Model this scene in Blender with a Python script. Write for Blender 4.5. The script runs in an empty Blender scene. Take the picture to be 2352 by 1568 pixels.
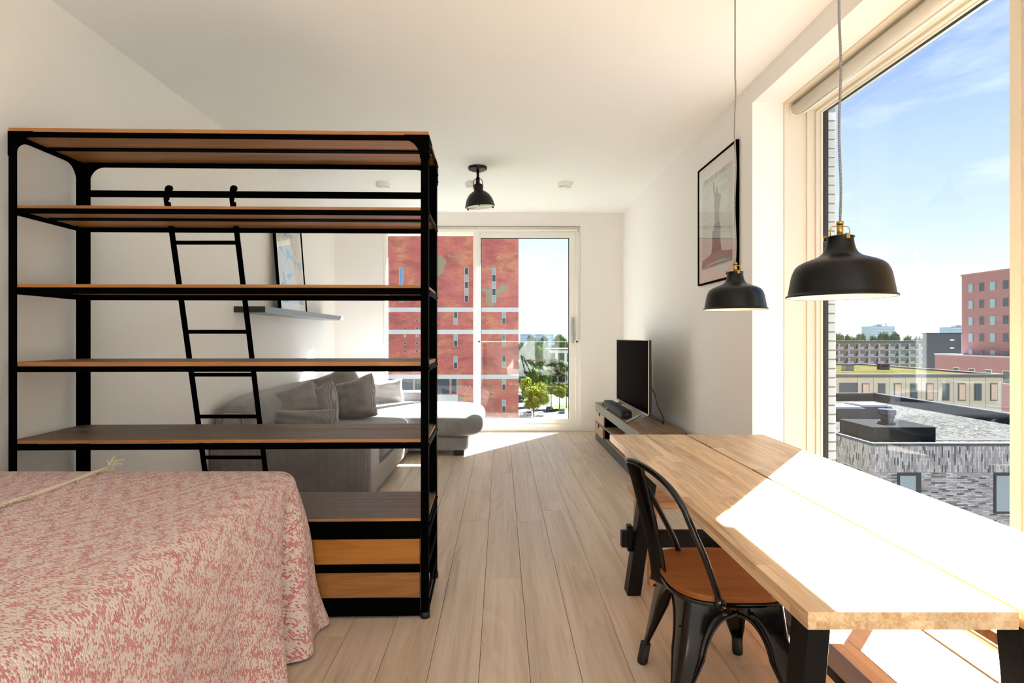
import bpy, bmesh, math, random
from mathutils import Vector, Matrix
R = random.Random(7)
sc = bpy.context.scene
col = sc.collection
PI = math.pi
rad = math.radians

# ------------------------------------------------------------------ camera
cam_d = bpy.data.cameras.new('camera')
cam = bpy.data.objects.new('camera', cam_d)
col.objects.link(cam)
cam.location = (0, 0, 1.36)
cam.rotation_euler = (rad(90), 0, 0)
cam_d.sensor_width = 36
cam_d.lens = 36 * 1250 / 2352
cam_d.shift_x = 26 / 2352
cam_d.shift_y = -11 / 2352
cam_d.clip_end = 3000
sc.camera = cam

# ------------------------------------------------------------------ sky, sun, exposure
SUN_AZ, SUN_EL, SUN_E = rad(38.7), rad(41), 27.0
SKY = 1.18
sc.view_settings.view_transform = 'Standard'
sc.view_settings.look = 'None'
sc.view_settings.exposure = 1.45
sc.view_settings.gamma = 1.0
sc.view_settings.use_curve_mapping = False
sc.cycles.use_denoising = True
sc.cycles.max_bounces = 14
sc.cycles.diffuse_bounces = 6
sc.cycles.use_adaptive_sampling = True
sc.cycles.adaptive_threshold = 0.02
sc.cycles.glossy_bounces = 5
sc.cycles.transparent_max_bounces = 16
sc.cycles.sample_clamp_indirect = 8.0
sc.cycles.caustics_reflective = False
sc.cycles.caustics_refractive = False

wd = bpy.data.worlds.new('sky'); sc.world = wd; wd.use_nodes = True
wn, wl = wd.node_tree.nodes, wd.node_tree.links
wn.clear()
tc = wn.new('ShaderNodeTexCoord'); sep = wn.new('ShaderNodeSeparateXYZ')
wl.new(tc.outputs['Generated'], sep.inputs[0])
rp = wn.new('ShaderNodeValToRGB'); wl.new(sep.outputs['Z'], rp.inputs[0])
e = rp.color_ramp.elements
e[0].position = 0.0; e[0].color = (0.44, 0.455, 0.475, 1)
e[1].position = 0.75; e[1].color = (0.07, 0.12, 0.26, 1)
for p_, c_ in ((0.09, (0.33, 0.37, 0.42, 1)), (0.17, (0.255, 0.31, 0.385, 1)), (0.28, (0.195, 0.26, 0.37, 1)), (0.45, (0.095, 0.155, 0.30, 1))):
    k = e.new(p_); k.color = c_
mp = wn.new('ShaderNodeMapping'); mp.inputs['Scale'].default_value = (1.6, 1.0, 5.5)
mp.inputs['Rotation'].default_value = (0, rad(12), 0)
wl.new(tc.outputs['Generated'], mp.inputs[0])
nz = wn.new('ShaderNodeTexNoise'); nz.inputs['Scale'].default_value = 2.2; nz.inputs['Detail'].default_value = 7
nz.inputs['Roughness'].default_value = 0.62
wl.new(mp.outputs[0], nz.inputs['Vector'])
cr = wn.new('ShaderNodeValToRGB'); cr.color_ramp.elements[0].position = 0.47; cr.color_ramp.elements[1].position = 0.78
cr.color_ramp.elements[1].color = (0.75, 0.75, 0.75, 1)
wl.new(nz.outputs[0], cr.inputs[0])
mx = wn.new('ShaderNodeMix'); mx.data_type = 'RGBA'
wl.new(cr.outputs[0], mx.inputs[0]); wl.new(rp.outputs[0], mx.inputs[6]); mx.inputs[7].default_value = (0.42, 0.44, 0.47, 1)
bg = wn.new('ShaderNodeBackground'); bg.inputs['Strength'].default_value = SKY
wl.new(mx.outputs[2], bg.inputs[0])
wo = wn.new('ShaderNodeOutputWorld'); wl.new(bg.outputs[0], wo.inputs[0])

sd = bpy.data.lights.new('sun', 'SUN'); sd.energy = SUN_E; sd.angle = rad(0.55); sd.color = (0.95, 1.0, 1.09)
sun = bpy.data.objects.new('sun', sd); col.objects.link(sun)
tosun = Vector((math.sin(SUN_AZ) * math.cos(SUN_EL), math.cos(SUN_AZ) * math.cos(SUN_EL), math.sin(SUN_EL)))
sun.rotation_euler = tosun.to_track_quat('Z', 'Y').to_euler()
sun.location = tosun * 60

# ------------------------------------------------------------------ colour / material helpers
def L(r, g, b):
    f = lambda v: (v / 255 / 12.92) if v / 255 <= 0.04045 else ((v / 255 + 0.055) / 1.055) ** 2.4
    return (f(r), f(g), f(b), 1)

class NT:
    def __init__(s, name):
        s.m = bpy.data.materials.new(name); s.m.use_nodes = True
        s.n, s.l = s.m.node_tree.nodes, s.m.node_tree.links
        s.b = s.n['Principled BSDF']; s.out = s.n['Material Output']
    def new(s, t, **k):
        x = s.n.new('ShaderNode' + t)
        for a, v in k.items(): setattr(x, a, v)
        return x
    def put(s, sock, v):
        if isinstance(v, bpy.types.NodeSocket): s.l.new(v, sock)
        else: sock.default_value = v
    def math(s, op, a, b=0.0, c=None):
        x = s.new('Math', operation=op); s.put(x.inputs[0], a); s.put(x.inputs[1], b)
        if c is not None: s.put(x.inputs[2], c)
        return x.outputs[0]
    def mix(s, f, a, b):
        x = s.new('Mix', data_type='RGBA'); s.put(x.inputs[0], f); s.put(x.inputs[6], a); s.put(x.inputs[7], b)
        return x.outputs[2]
    def ramp(s, v, stops):
        x = s.new('ValToRGB'); s.l.new(v, x.inputs[0]); e = x.color_ramp.elements
        while len(e) < len(stops): e.new(0.5)
        for i, (p, c) in enumerate(stops):
            e[i].position = p; e[i].color = c if len(c) == 4 else (*c, 1)
        return x.outputs[0]
    def noise(s, vec, scale, detail=4, rough=0.55, dist=0.0):
        x = s.new('TexNoise'); s.put(x.inputs['Vector'], vec); x.inputs['Scale'].default_value = scale
        x.inputs['Detail'].default_value = detail; x.inputs['Roughness'].default_value = rough
        x.inputs['Distortion'].default_value = dist
        return x.outputs[0]
    def mapping(s, vec, scale=(1, 1, 1), rot=(0, 0, 0), loc=(0, 0, 0)):
        x = s.new('Mapping'); s.put(x.inputs[0], vec); x.inputs['Scale'].default_value = scale
        x.inputs['Rotation'].default_value = rot; s.put(x.inputs['Location'], loc)
        return x.outputs[0]
    def coord(s, kind='Object'):
        return s.new('TexCoord').outputs[kind]
    def bump(s, h, strength=0.3, dist=0.01):
        x = s.new('Bump'); x.inputs['Strength'].default_value = strength; x.inputs['Distance'].default_value = dist
        s.l.new(h, x.inputs['Height']); s.l.new(x.outputs[0], s.b.inputs['Normal'])
    def base(s, c): s.put(s.b.inputs['Base Color'], c)
    def rough(s, v): s.put(s.b.inputs['Roughness'], v)

def plain(name, c, rough=0.5, metal=0.0, bump=0.0, bscale=200, var=0.06, spec=None):
    t = NT(name); o = t.coord()
    nf = t.noise(o, bscale, 3)
    big = t.noise(o, 3.0, 3)
    dark = tuple(v * (1 - var) for v in c[:3]) + (1,)
    t.base(t.mix(big, dark, c)); t.rough(rough); t.b.inputs['Metallic'].default_value = metal
    if bump: t.bump(nf, bump, 0.002)
    if spec is not None:
        t.b.inputs['Specular IOR Level'].default_value = spec
        if spec < .1: t.b.inputs['IOR'].default_value = 1.12
    return t.m

def wood(name, cols, axis=1, grain=22.0, along=0.9, rough=0.5, rnd=0.3, knots=0.0, bump=0.08, knotc=L(45, 30, 20), scuff=None):
    """cols: dark, mid, light. grain runs along axis; every object gets its own offset and tone"""
    t = NT(name)
    geo = t.new('NewGeometry').outputs['Position']
    oi = t.new('ObjectInfo').outputs['Random']
    off = t.new('CombineXYZ')
    t.put(off.inputs[0], t.math('MULTIPLY', oi, 37.0)); t.put(off.inputs[1], t.math('MULTIPLY', oi, 91.0)); t.put(off.inputs[2], t.math('MULTIPLY', oi, 53.0))
    va = t.new('VectorMath', operation='ADD'); t.l.new(geo, va.inputs[0]); t.l.new(off.outputs[0], va.inputs[1])
    scl = [grain] * 3; scl[axis] = along
    v = t.mapping(va.outputs[0], scl)
    n1 = t.noise(v, 1.0, 6, 0.6, 0.6)
    scl2 = [grain * 6] * 3; scl2[axis] = along * 5
    n2 = t.noise(t.mapping(va.outputs[0], scl2), 1.0, 3, 0.5)
    scl3 = [grain * .22] * 3; scl3[axis] = along * .55
    rings = t.noise(t.mapping(va.outputs[0], scl3), 1.0, 2, 0.5, 1.0)
    rr = t.math('FRACT', t.math('MULTIPLY', rings, 9.0))
    f = t.math('ADD', t.math('MULTIPLY', n1, 0.60), t.math('ADD', t.math('MULTIPLY', n2, 0.32), t.math('MULTIPLY', rr, 0.08)))
    c = t.ramp(f, ((0.30, cols[0]), (0.50, cols[1]), (0.70, cols[2])))
    tone = t.math('ADD', 1 - rnd / 2, t.math('MULTIPLY', oi, rnd))
    hs = t.new('HueSaturation'); t.l.new(c, hs.inputs['Color']); t.l.new(tone, hs.inputs['Value'])
    oi2 = t.math('FRACT', t.math('MULTIPLY', oi, 17.3))
    t.l.new(t.math('ADD', 0.93, t.math('MULTIPLY', oi2, 0.14)), hs.inputs['Saturation'])
    c = hs.outputs[0]
    if knots:
        vs = [3.2] * 3; vs[axis] = 1.1
        vo = t.new('TexVoronoi'); t.l.new(t.mapping(va.outputs[0], vs), vo.inputs['Vector']); vo.inputs['Scale'].default_value = knots
        vo.inputs['Randomness'].default_value = 1.0
        k = t.ramp(vo.outputs['Distance'], ((0.0, (1, 1, 1, 1)), (0.05, (.75, .75, .75, 1)), (0.11, (0, 0, 0, 1))))
        brk = t.ramp(n1, ((0.42, (0, 0, 0, 1)), (0.56, (1, 1, 1, 1))))
        c = t.mix(t.math('MULTIPLY', k, t.math('MULTIPLY', brk, 0.8)), c, knotc)
    if scuff:
        sn = t.ramp(t.noise(t.mapping(va.outputs[0], (7, 26, 7)), 1.0, 5, 0.7), ((0.58, (0, 0, 0, 1)), (0.72, (1, 1, 1, 1))))
        c = t.mix(t.math('MULTIPLY', sn, 0.35), c, scuff)
    t.base(c); t.rough(rough)
    if bump: t.bump(f, bump, 0.004)
    return t.m

def corduroy(name, axis, c_lo, c_hi, period=0.009):
    t = NT(name); o = t.coord()
    sx = t.new('SeparateXYZ'); t.l.new(o, sx.inputs[0])
    a = t.math('ADD', sx.outputs[axis], t.math('MULTIPLY', t.noise(o, 9, 2), 0.006))
    w = t.math('SINE', t.math('MULTIPLY', a, 2 * PI / period))
    h = t.math('ADD', 0.5, t.math('MULTIPLY', w, 0.5))
    nap = t.noise(o, 7, 5, 0.7)
    f = t.math('ADD', t.math('MULTIPLY', h, 0.5), t.math('MULTIPLY', nap, 0.55))
    t.base(t.ramp(f, ((0.2, c_lo), (0.8, c_hi)))); t.rough(0.85)
    t.b.inputs['Sheen Weight'].default_value = 0.5; t.b.inputs['Sheen Roughness'].default_value = 0.4
    t.bump(h, 0.4, 0.003)
    return t.m

def glass(name, tint=(0.97, 0.985, 0.98), r0=0.035):
    t = NT(name); t.n.remove(t.b)
    lw = t.new('LayerWeight'); lw.inputs['Blend'].default_value = 0.5
    p5 = t.math('POWER', lw.outputs['Facing'], 5.0)
    f = t.math('ADD', r0, t.math('MULTIPLY', p5, 1 - r0))
    tr = t.new('BsdfTransparent'); tr.inputs[0].default_value = (*tint, 1)
    gl = t.new('BsdfGlossy'); gl.inputs['Roughness'].default_value = 0.0; gl.inputs[0].default_value = (1, 1, 1, 1)
    ms = t.new('MixShader'); t.l.new(f, ms.inputs[0]); t.l.new(tr.outputs[0], ms.inputs[1]); t.l.new(gl.outputs[0], ms.inputs[2])
    t.l.new(ms.outputs[0], t.out.inputs[0])
    return t.m

def emit(name, c, s):
    t = NT(name); t.base(c); t.b.inputs['Emission Color'].default_value = c; t.b.inputs['Emission Strength'].default_value = s
    return t.m

# ------------------------------------------------------------------ mesh helpers
def box(bm, x0, x1, y0, y1, z0, z1, bev=0.0, seg=1, mat=0):
    r = bmesh.ops.create_cube(bm, size=1.0)
    vs = r['verts']
    for v in vs:
        v.co = Vector((x0 + (v.co.x + .5) * (x1 - x0), y0 + (v.co.y + .5) * (y1 - y0), z0 + (v.co.z + .5) * (z1 - z0)))
    fs = {f for v in vs for f in v.link_faces}
    for f in fs: f.material_index = mat
    if bev:
        es = list({e for v in vs for e in v.link_edges})
        b = bmesh.ops.bevel(bm, geom=es, offset=bev, segments=seg, affect='EDGES', profile=0.5)
        for f in b['faces']: f.material_index = mat
        vs = list({v for f in b['faces'] for v in f.verts})
    return vs

def beam(bm, p, q, w, d, up=(0, 0, 1), bev=0.0):
    """box of section w x d from p to q"""
    p, q = Vector(p), Vector(q); ax = (q - p); ln = ax.length; ax.normalize()
    u = Vector(up); s = ax.cross(u)
    if s.length < 1e-4: s = ax.cross(Vector((0, 1, 0)))
    s.normalize(); t = s.cross(ax).normalized()
    vs = box(bm, -w / 2, w / 2, -d / 2, d / 2, 0, ln, bev)
    M = Matrix((s, t, ax)).transposed().to_4x4(); M.translation = p
    bmesh.ops.transform(bm, matrix=M, verts=vs)
    return vs

def tube(bm, pts, r, seg=10, closed=False, caps=True, rr=None):
    pts = [Vector(p) for p in pts]; n = len(pts)
    uvl = bm.loops.layers.uv.verify()
    T = []
    for i in range(n):
        a = pts[(i - 1) % n] if (closed or i > 0) else pts[i]
        b = pts[(i + 1) % n] if (closed or i < n - 1) else pts[i]
        T.append((b - a).normalized())
    ref = Vector((0, 0, 1)) if abs(T[0].z) < .9 else Vector((1, 0, 0))
    N = [(ref - T[0] * ref.dot(T[0])).normalized()]
    for i in range(1, n):
        v = N[-1] - T[i] * N[-1].dot(T[i]); N.append(v.normalized())
    rings = []; ln = [0]
    for i in range(n):
        B = T[i].cross(N[i]); ri = rr[i] if rr else r
        rings.append([bm.verts.new(pts[i] + (N[i] * math.cos(2 * PI * k / seg) + B * math.sin(2 * PI * k / seg)) * ri) for k in range(seg)])
        if i: ln.append(ln[-1] + (pts[i] - pts[i - 1]).length)
    for i in range(n if closed else n - 1):
        j = (i + 1) % n
        for k in range(seg):
            k2 = (k + 1) % seg
            f = bm.faces.new((rings[i][k], rings[i][k2], rings[j][k2], rings[j][k])); f.smooth = True
            l2 = ln[j] if j else ln[-1]
            for lp, uv in zip(f.loops, ((k / seg, ln[i]), ((k + 1) / seg, ln[i]), ((k + 1) / seg, l2), (k / seg, l2))): lp[uvl].uv = uv
    if caps and not closed:
        bm.faces.new(list(reversed(rings[0]))); bm.faces.new(rings[-1])
    return rings

def lathe(bm, prof, c=(0, 0, 0), seg=32, cap0=False, cap1=False, smooth=True):
    c = Vector(c); rings = []
    for r, z in prof:
        rings.append([bm.verts.new(c + Vector((r * math.cos(2 * PI * k / seg), r * math.sin(2 * PI * k / seg), z))) for k in range(seg)])
    for i in range(len(prof) - 1):
        for k in range(seg):
            k2 = (k + 1) % seg
            f = bm.faces.new((rings[i][k], rings[i][k2], rings[i + 1][k2], rings[i + 1][k])); f.smooth = smooth
    if cap0: bm.faces.new(list(reversed(rings[0])))
    if cap1: bm.faces.new(rings[-1])
    return [v for r_ in rings for v in r_]

def cyl(bm, p, q, r, seg=16, r2=None):
    tube(bm, [p, q], r, seg, rr=[r, r2 if r2 is not None else r])

def prism(bm, poly, axis, d0, d1, mat=0):
    """poly: 2d points; extruded along axis from d0 to d1"""
    def pt(a, b, d): return {0: (d, a, b), 1: (a, d, b), 2: (a, b, d)}[axis]
    v0 = [bm.verts.new(pt(a, b, d0)) for a, b in poly]; v1 = [bm.verts.new(pt(a, b, d1)) for a, b in poly]
    n = len(poly); fs = [bm.faces.new(v0), bm.faces.new(list(reversed(v1)))]
    for i in range(n):
        j = (i + 1) % n; fs.append(bm.faces.new((v0[j], v0[i], v1[i], v1[j])))
    for f in fs: f.material_index = mat
    bmesh.ops.recalc_face_normals(bm, faces=fs)
    return v0 + v1

def catmull(P, n=8):
    P = [Vector(p) for p in P]; out = []
    for i in range(len(P) - 1):
        p0, p1, p2, p3 = P[max(i - 1, 0)], P[i], P[i + 1], P[min(i + 2, len(P) - 1)]
        for k in range(n):
            t = k / n
            out.append(.5 * (2 * p1 + (p2 - p0) * t + (2 * p0 - 5 * p1 + 4 * p2 - p3) * t * t + (3 * p1 - p0 - 3 * p2 + p3) * t ** 3))
    out.append(P[-1]); return out

# ------------------------------------------------------------------ object helpers
WL = {}
def link(o, parent):
    col.objects.link(o)
    if parent is not None: o.parent = parent
def mesh_of(name, bm, mats, smooth=False, recalc=False):
    me = bpy.data.meshes.new(name)
    if recalc: bmesh.ops.recalc_face_normals(bm, faces=bm.faces)
    bm.to_mesh(me); bm.free()
    for m in (mats if isinstance(mats, (list, tuple)) else [mats]): me.materials.append(m)
    if smooth:
        for p in me.polygons: p.use_smooth = True
    return me
def obj(name, bm, mats, parent=None, loc=None, smooth=False, local=False, recalc=False):
    """world-coordinate geometry (local=True: already in the parent's frame)"""
    base = Vector(loc) if loc is not None else (WL.get(parent, Vector()) if parent is not None and not local else Vector())
    if base.length: bmesh.ops.translate(bm, verts=bm.verts, vec=-base)
    o = bpy.data.objects.new(name, mesh_of(name, bm, mats, smooth, recalc)); link(o, parent)
    if parent is None: o.location = base
    WL[o] = base.copy() if not local else WL.get(parent, Vector())
    return o
def inst(name, me, loc, parent=None, rot=(0, 0, 0), scale=(1, 1, 1)):
    o = bpy.data.objects.new(name, me); link(o, parent)
    o.location = Vector(loc) - (WL.get(parent, Vector()) if parent is not None else Vector()); o.rotation_euler = rot; o.scale = scale
    return o
def tag(o, label, cat, group=None):
    o['label'] = label; o['category'] = cat
    if group: o['group'] = group
    return o
def thing(name, label, cat, loc=(0, 0, 0), rotz=0.0, group=None):
    o = bpy.data.objects.new(name, None); col.objects.link(o); o.empty_display_size = 0.1
    o.location = loc; o.rotation_euler = (0, 0, rotz); WL[o] = Vector(loc)
    return tag(o, label, cat, group)
def struct(name, bm, mats, parent=None, **k):
    o = obj(name, bm, mats, parent, **k)
    if parent is None: o['kind'] = 'structure'
    return o
def B(*boxes, bev=0.0):
    bm = bmesh.new()
    for b in boxes: box(bm, *b, bev=bev)
    return bm
def addbevel(o, w=0.004, seg=2):
    m = o.modifiers.new('bevel', 'BEVEL'); m.width = w; m.segments = seg; m.limit_method = 'ANGLE'
def subsurf(o, n=2):
    m = o.modifiers.new('sub', 'SUBSURF'); m.levels = n; m.render_levels = n

# ------------------------------------------------------------------ materials
WALL = plain('wall paint', L(238, 234, 228), 0.75, bump=0.06, bscale=350, var=0.02)
CEIL = plain('ceiling paint', L(242, 240, 237), 0.8, bump=0.04, bscale=300, var=0.015)
CREAM = plain('cream lacquer', L(226, 217, 200), 0.4, var=0.02)
DOORW = plain('door lacquer', L(240, 236, 228), 0.4, var=0.02)
TRIMW = plain('white lacquer', L(240, 237, 230), 0.4, var=0.02)
BLACKF = plain('black exterior frame', L(13, 17, 20), 0.5, spec=0.2)
BLIND = plain('blind fabric', L(214, 208, 196), 0.8, bump=0.1, bscale=900)
STEEL = plain('brushed steel', L(170, 168, 162), 0.35, 0.9)
BLACKM = plain('black powder-coated steel', L(5, 5, 4), 0.5, bump=0.05, bscale=500, spec=0.06)
BLACKG = plain('black glossy steel', L(9, 9, 9), 0.12)
BLACKW = plain('black stained wood', L(8, 8, 8), 0.4, bump=0.1, bscale=160, spec=0.2)
BLACKL = plain('black satin lamp', L(6, 7, 7), 0.36, spec=0.3)
LAMPIN = plain('white enamel', L(245, 240, 228), 0.5)
BRASS = plain('brass', L(196, 160, 90), 0.28, 1.0)
RUBBER = plain('black rubber', L(14, 14, 14), 0.6)
GLASS = glass('clear window glass', r0=0.013)
PICGLASS = glass('picture glass', (0.99, 0.99, 0.99), 0.04)
OAK = wood('pale oiled oak', (L(178, 156, 134), L(204, 185, 163), L(218, 202, 182)), 1, 15, 0.55, 0.42, 0.12, knots=0.75, bump=0.05, knotc=L(72, 62, 54))
GAP = plain('dark joint', L(92, 70, 50), 0.8)
ACACIA = wood('acacia staves', (L(164, 116, 70), L(214, 178, 134), L(238, 214, 180)), 1, 26, 1.1, 0.34, 0.34, bump=0.03, knots=0.35, knotc=L(110, 66, 34))
ACACIA_X = wood('acacia bench', (L(176, 120, 66), L(208, 156, 98), L(226, 182, 124)), 0, 26, 1.1, 0.4, 0.2, bump=0.03)
SEATW = wood('walnut brown plywood', (L(112, 62, 28), L(142, 84, 42), L(160, 102, 56)), 0, 40, 1.0, 0.38, 0.0, bump=0.02)
PINE = wood('orange pine', (L(130, 78, 28), L(162, 103, 42), L(182, 124, 58)), 0, 16, 0.8, 0.5, 0.16, knots=0.5, knotc=L(52, 30, 14))
STAIN = wood('weathered dark stain', (L(62, 48, 38), L(88, 70, 56), L(112, 94, 78)), 0, 18, 0.8, 0.5, 0.14, knots=0.4, scuff=L(176, 170, 160))
RECLAIM = wood('reclaimed wood', (L(128, 96, 70), L(160, 128, 98), L(184, 152, 122)), 1, 20, 0.9, 0.55, 0.2, knots=0.4)
RECLAIMD = wood('reclaimed dark top', (L(84, 62, 46), L(120, 94, 72), L(146, 118, 92)), 1, 20, 0.9, 0.5, 0.2, knots=0.4, scuff=L(160, 150, 138))
GREYM = plain('grey green steel', L(112, 118, 110), 0.55, 0.2)
CORD_X = corduroy('corduroy ribs upright', 0, L(98, 96, 96), L(154, 151, 150))
CORD_Y = corduroy('corduroy ribs lengthwise', 1, L(98, 96, 96), L(154, 151, 150))
VELVET = plain('grey corduroy front', L(168, 162, 154), 0.9, bump=0.2, bscale=120, var=0.25)

# ------------------------------------------------------------------ room shell
XL, XR, YB, YF, ZC = -2.385, 1.767, 7.834, -7.0, 3.146
NY1, NX, NZ = 3.82, 2.14, 3.0
NICHES = ((1.2, 3.82), (-6.6, -0.5))            # window niches; the second is added, unseen, to let in more sun

# floor: sub-floor plus every plank
fl = struct('floor', B((XL - .2, 2.1, YF - .2, YB + .2, -0.25, -0.012)), GAP)
PW, PL = 0.2055, 2.38
phase = {0: 3.07, 1: 4.0, 2: 4.26, 3: 3.08, 4: 3.68, -1: 4.01, -2: 4.27}
def plank_mesh(w, l):
    bm = bmesh.new(); box(bm, -w / 2 + .0009, w / 2 - .0009, -l / 2 + .0009, l / 2 - .0009, -0.012, 0, bev=0.0012)
    return mesh_of('plank', bm, OAK)
full = plank_mesh(PW, PL)
row = 0
for k in range(-12, 10):
    x0 = -.0875 + k * PW; x1 = x0 + PW
    x0c, x1c = max(x0, XL), min(x1, 1.95)
    if x1c - x0c < .01: continue
    ph = phase.get(k, R.uniform(0, PL))
    y = ph - math.ceil((ph - YF) / PL) * PL
    while y < YB:
        a, b = max(y, YF), min(y + PL, YB + .04)
        if b - a > .02:
            me = full if (b - a > PL - .001 and x1c - x0c > PW - .001) else plank_mesh(x1c - x0c, b - a)
            inst('plank', me, ((x0c + x1c) / 2, (a + b) / 2, 0), fl)
        y += PL

struct('ceiling', B((XL - .2, 2.45, YF - .2, YB + .3, ZC, ZC + .25)), CEIL)
struct('wall_left', B((XL - .2, XL, YF - .2, YB + .3, -.25, ZC + .1)), WALL)
struct('wall_front', B((XL - .2, 2.4, YF - .2, YF, -.25, ZC + .1)), WALL)
DX0, DX1, DZ1 = -1.692, 1.147, 2.952
struct('wall_back', B((XL - .1, DX0, YB, YB + .27, -.25, ZC + .1), (DX1, XR + .3, YB, YB + .27, -.25, ZC + .1), (DX0, DX1, YB, YB + .27, DZ1, ZC + .1)), WALL)
# right wall with two deep window niches cut out of it, the rear one added
bm = bmesh.new()
box(bm, XR, NX, NY1, YB + .1, -.25, ZC + .1)
box(bm, XR, 2.4, NICHES[1][1], NICHES[0][0], -.25, ZC + .1)
box(bm, XR, 2.4, YF - .1, NICHES[1][0], -.25, ZC + .1)
for a, b in NICHES: box(bm, XR, 2.4, a, b, NZ, ZC + .1)
struct('wall_right', bm, WALL)
# window lining inside the niche: stands proud of the plaster, leaving the fine joint seen in the reveal and soffit
bm = bmesh.new(); bm2 = bmesh.new(); bm3 = bmesh.new()
for a, b in NICHES:
    box(bm, 1.989, NX + .02, b - .004, b + .01, 0, NZ); box(bm, 1.989, NX + .02, a, b - .004, NZ - .004, NZ + .01)
    box(bm2, 1.983, 1.989, b - .0015, b + .01, 0, NZ); box(bm2, 1.983, 1.989, a, b - .0015, NZ - .0015, NZ + .01)
    box(bm3, 1.957, NX + .06, a, b, -.02, .018, bev=.003)
struct('trim_1', bm, CREAM)
struct('trim_2', bm2, plain('sealant joint', L(206, 192, 170), 0.7))
bm = bmesh.new(); box(bm, 2.15, 2.4, 1.15, 2.245, -.2, NZ + .05); struct('trim_5', bm, CREAM)   # solid infill beside the pane
struct('trim_3', bm3, CREAM)                      # sill at floor level under the window

def baseboard(name, *boxes):
    o = struct(name, B(*boxes), TRIMW); addbevel(o, .004, 2)
baseboard('baseboard_left', (XL, XL + .015, YF, YB, 0, .144))
baseboard('baseboard_back', (DX1 + .012, XR, YB - .015, YB, 0, .144), (XL, DX0 - .012, YB - .015, YB, 0, .144))
baseboard('baseboard_right', (XR - .015, XR, NY1 + .01, YB - .015, 0, .144), (XR - .015, XR, NICHES[1][1] + .01, NICHES[0][0] - .01, 0, .144))

# ------------------------------------------------------------------ right-hand windows
def ring(bm, x0, x1, y0, y1, z0, z1, w, inset):
    """frame of four bars around the opening, each reaching inset into it"""
    i = inset
    box(bm, x0, x1, y1 - i, y1 + w, z0 - w, z1 + w); box(bm, x0, x1, y0 - w, y0 + i, z0 - w, z1 + w)
    box(bm, x0, x1, y0 + i, y1 - i, z1 - i, z1 + w); box(bm, x0, x1, y0 + i, y1 - i, z0 - w, z0 + i)
panes = [(2.29, 3.80), (-2.0, -0.55), (-3.5, -2.1), (-5.0, -3.6), (-6.55, -5.1)]  # all after the first are added behind the camera for extra sunlight
for n_, (a, b) in enumerate(panes):
    wroot = bpy.data.objects.new('window_%d' % (n_ + 1), None); col.objects.link(wroot)
    wroot['kind'] = 'structure'; wroot.location = (2.2, (a + b) / 2, 0); WL[wroot] = Vector(wroot.location)
    bm = bmesh.new(); ring(bm, 2.14, 2.195, a, b, .07, 2.94, .05, 0.0); addbevel(obj('outer_frame', bm, CREAM, wroot), .003)
    bm = bmesh.new(); ring(bm, 2.195, 2.222, a, b, .07, 2.94, .05, 0.016); obj('sash_step', bm, CREAM, wroot)
    bm = bmesh.new(); ring(bm, 2.222, 2.238, a, b, .07, 2.94, .05, 0.022); obj('glazing_bead', bm, CREAM, wroot)
    bm = bmesh.new(); ring(bm, 2.253, 2.286, a, b, .07, 2.94, .05, 0.004); obj('rebate', bm, BLACKF, wroot)
    obj('glass', B((2.242, 2.249, a - .01, b + .01, .06, 2.95)), GLASS, wroot)

# white glazed brick outside the far jamb, each brick of the reveal built
ow = struct('wall_outside', B((2.30, 2.429, 3.953, YB + .27, -.3, 3.4), (2.33, 2.36, 1.7, NY1 + .15, 2.985, 3.4)), plain('grey mortar', L(150, 146, 140), 0.9))
bm = bmesh.new(); box(bm, 0, .094, 0, .21, 0, .0565, bev=.003)
BRICKW = plain('white glazed brick', L(226, 224, 218), 0.45, bump=0.3, bscale=60, var=0.10)
bme = mesh_of('brick', bm, BRICKW)
for k in range(45):
    inst('brick', bme, (2.338, 3.945, k * .0665 + .004), ow)

# ------------------------------------------------------------------ sliding door in the back wall
dr = bpy.data.objects.new('door_1', None); col.objects.link(dr); dr['kind'] = 'structure'
dr.location = (0, YB, 0); WL[dr] = Vector(dr.location)
bm = bmesh.new()
box(bm, DX0, DX0 + .036, YB + .02, YB + .17, 0, DZ1); box(bm, DX1 - .065, DX1, YB + .02, YB + .17, 0, DZ1)
box(bm, DX0 + .036, DX1 - .065, YB + .02, YB + .17, 2.87, DZ1); box(bm, DX0 + .036, DX1 - .065, YB + .02, YB + .17, 0, .10)
addbevel(obj('outer_frame', bm, DOORW, dr), .004)
bm = bmesh.new(); box(bm, DX0 + .01, DX1 - .01, YB + .004, YB + .02, 0, .045, bev=.004); obj('track', bm, DOORW, dr)
# fixed left light
obj('glass', B((DX0 + .03, -.36, YB + .135, YB + .143, .09, 2.88)), GLASS, dr)
bm = B((-.40, -.345, YB + .105, YB + .165, .10, 2.87)); obj('meeting_stile', bm, DOORW, dr)
bm = bmesh.new(); box(bm, DX0 + .036, -.345, YB + .115, YB + .16, .10, .16); obj('bottom_rail', bm, DOORW, dr)
# sliding sash
sx0, sx1, sz0, sz1 = -.395, 1.082, .10, 2.87
bm = bmesh.new()
box(bm, sx0, sx0 + .108, YB + .035, YB + .095, sz0, sz1); box(bm, sx1 - .092, sx1, YB + .035, YB + .095, sz0, sz1)
box(bm, sx0 + .108, sx1 - .092, YB + .035, YB + .095, 2.79, sz1); box(bm, sx0 + .108, sx1 - .092, YB + .035, YB + .095, sz0, .175)
sash = obj('sliding_sash', bm, DOORW, dr); addbevel(sash, .005)
bm = bmesh.new()
for a in (sx0 + .108, sx1 - .1): box(bm, a, a + .008, YB + .055, YB + .085, .175, 2.79)
box(bm, sx0 + .108, sx1 - .1, YB + .055, YB + .085, 2.782, 2.79); obj('gasket', bm, BLACKF, sash)
obj('pane', B((sx0 + .1, sx1 - .085, YB + .062, YB + .070, .165, 2.80)), GLASS, sash)
bm = bmesh.new()
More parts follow.
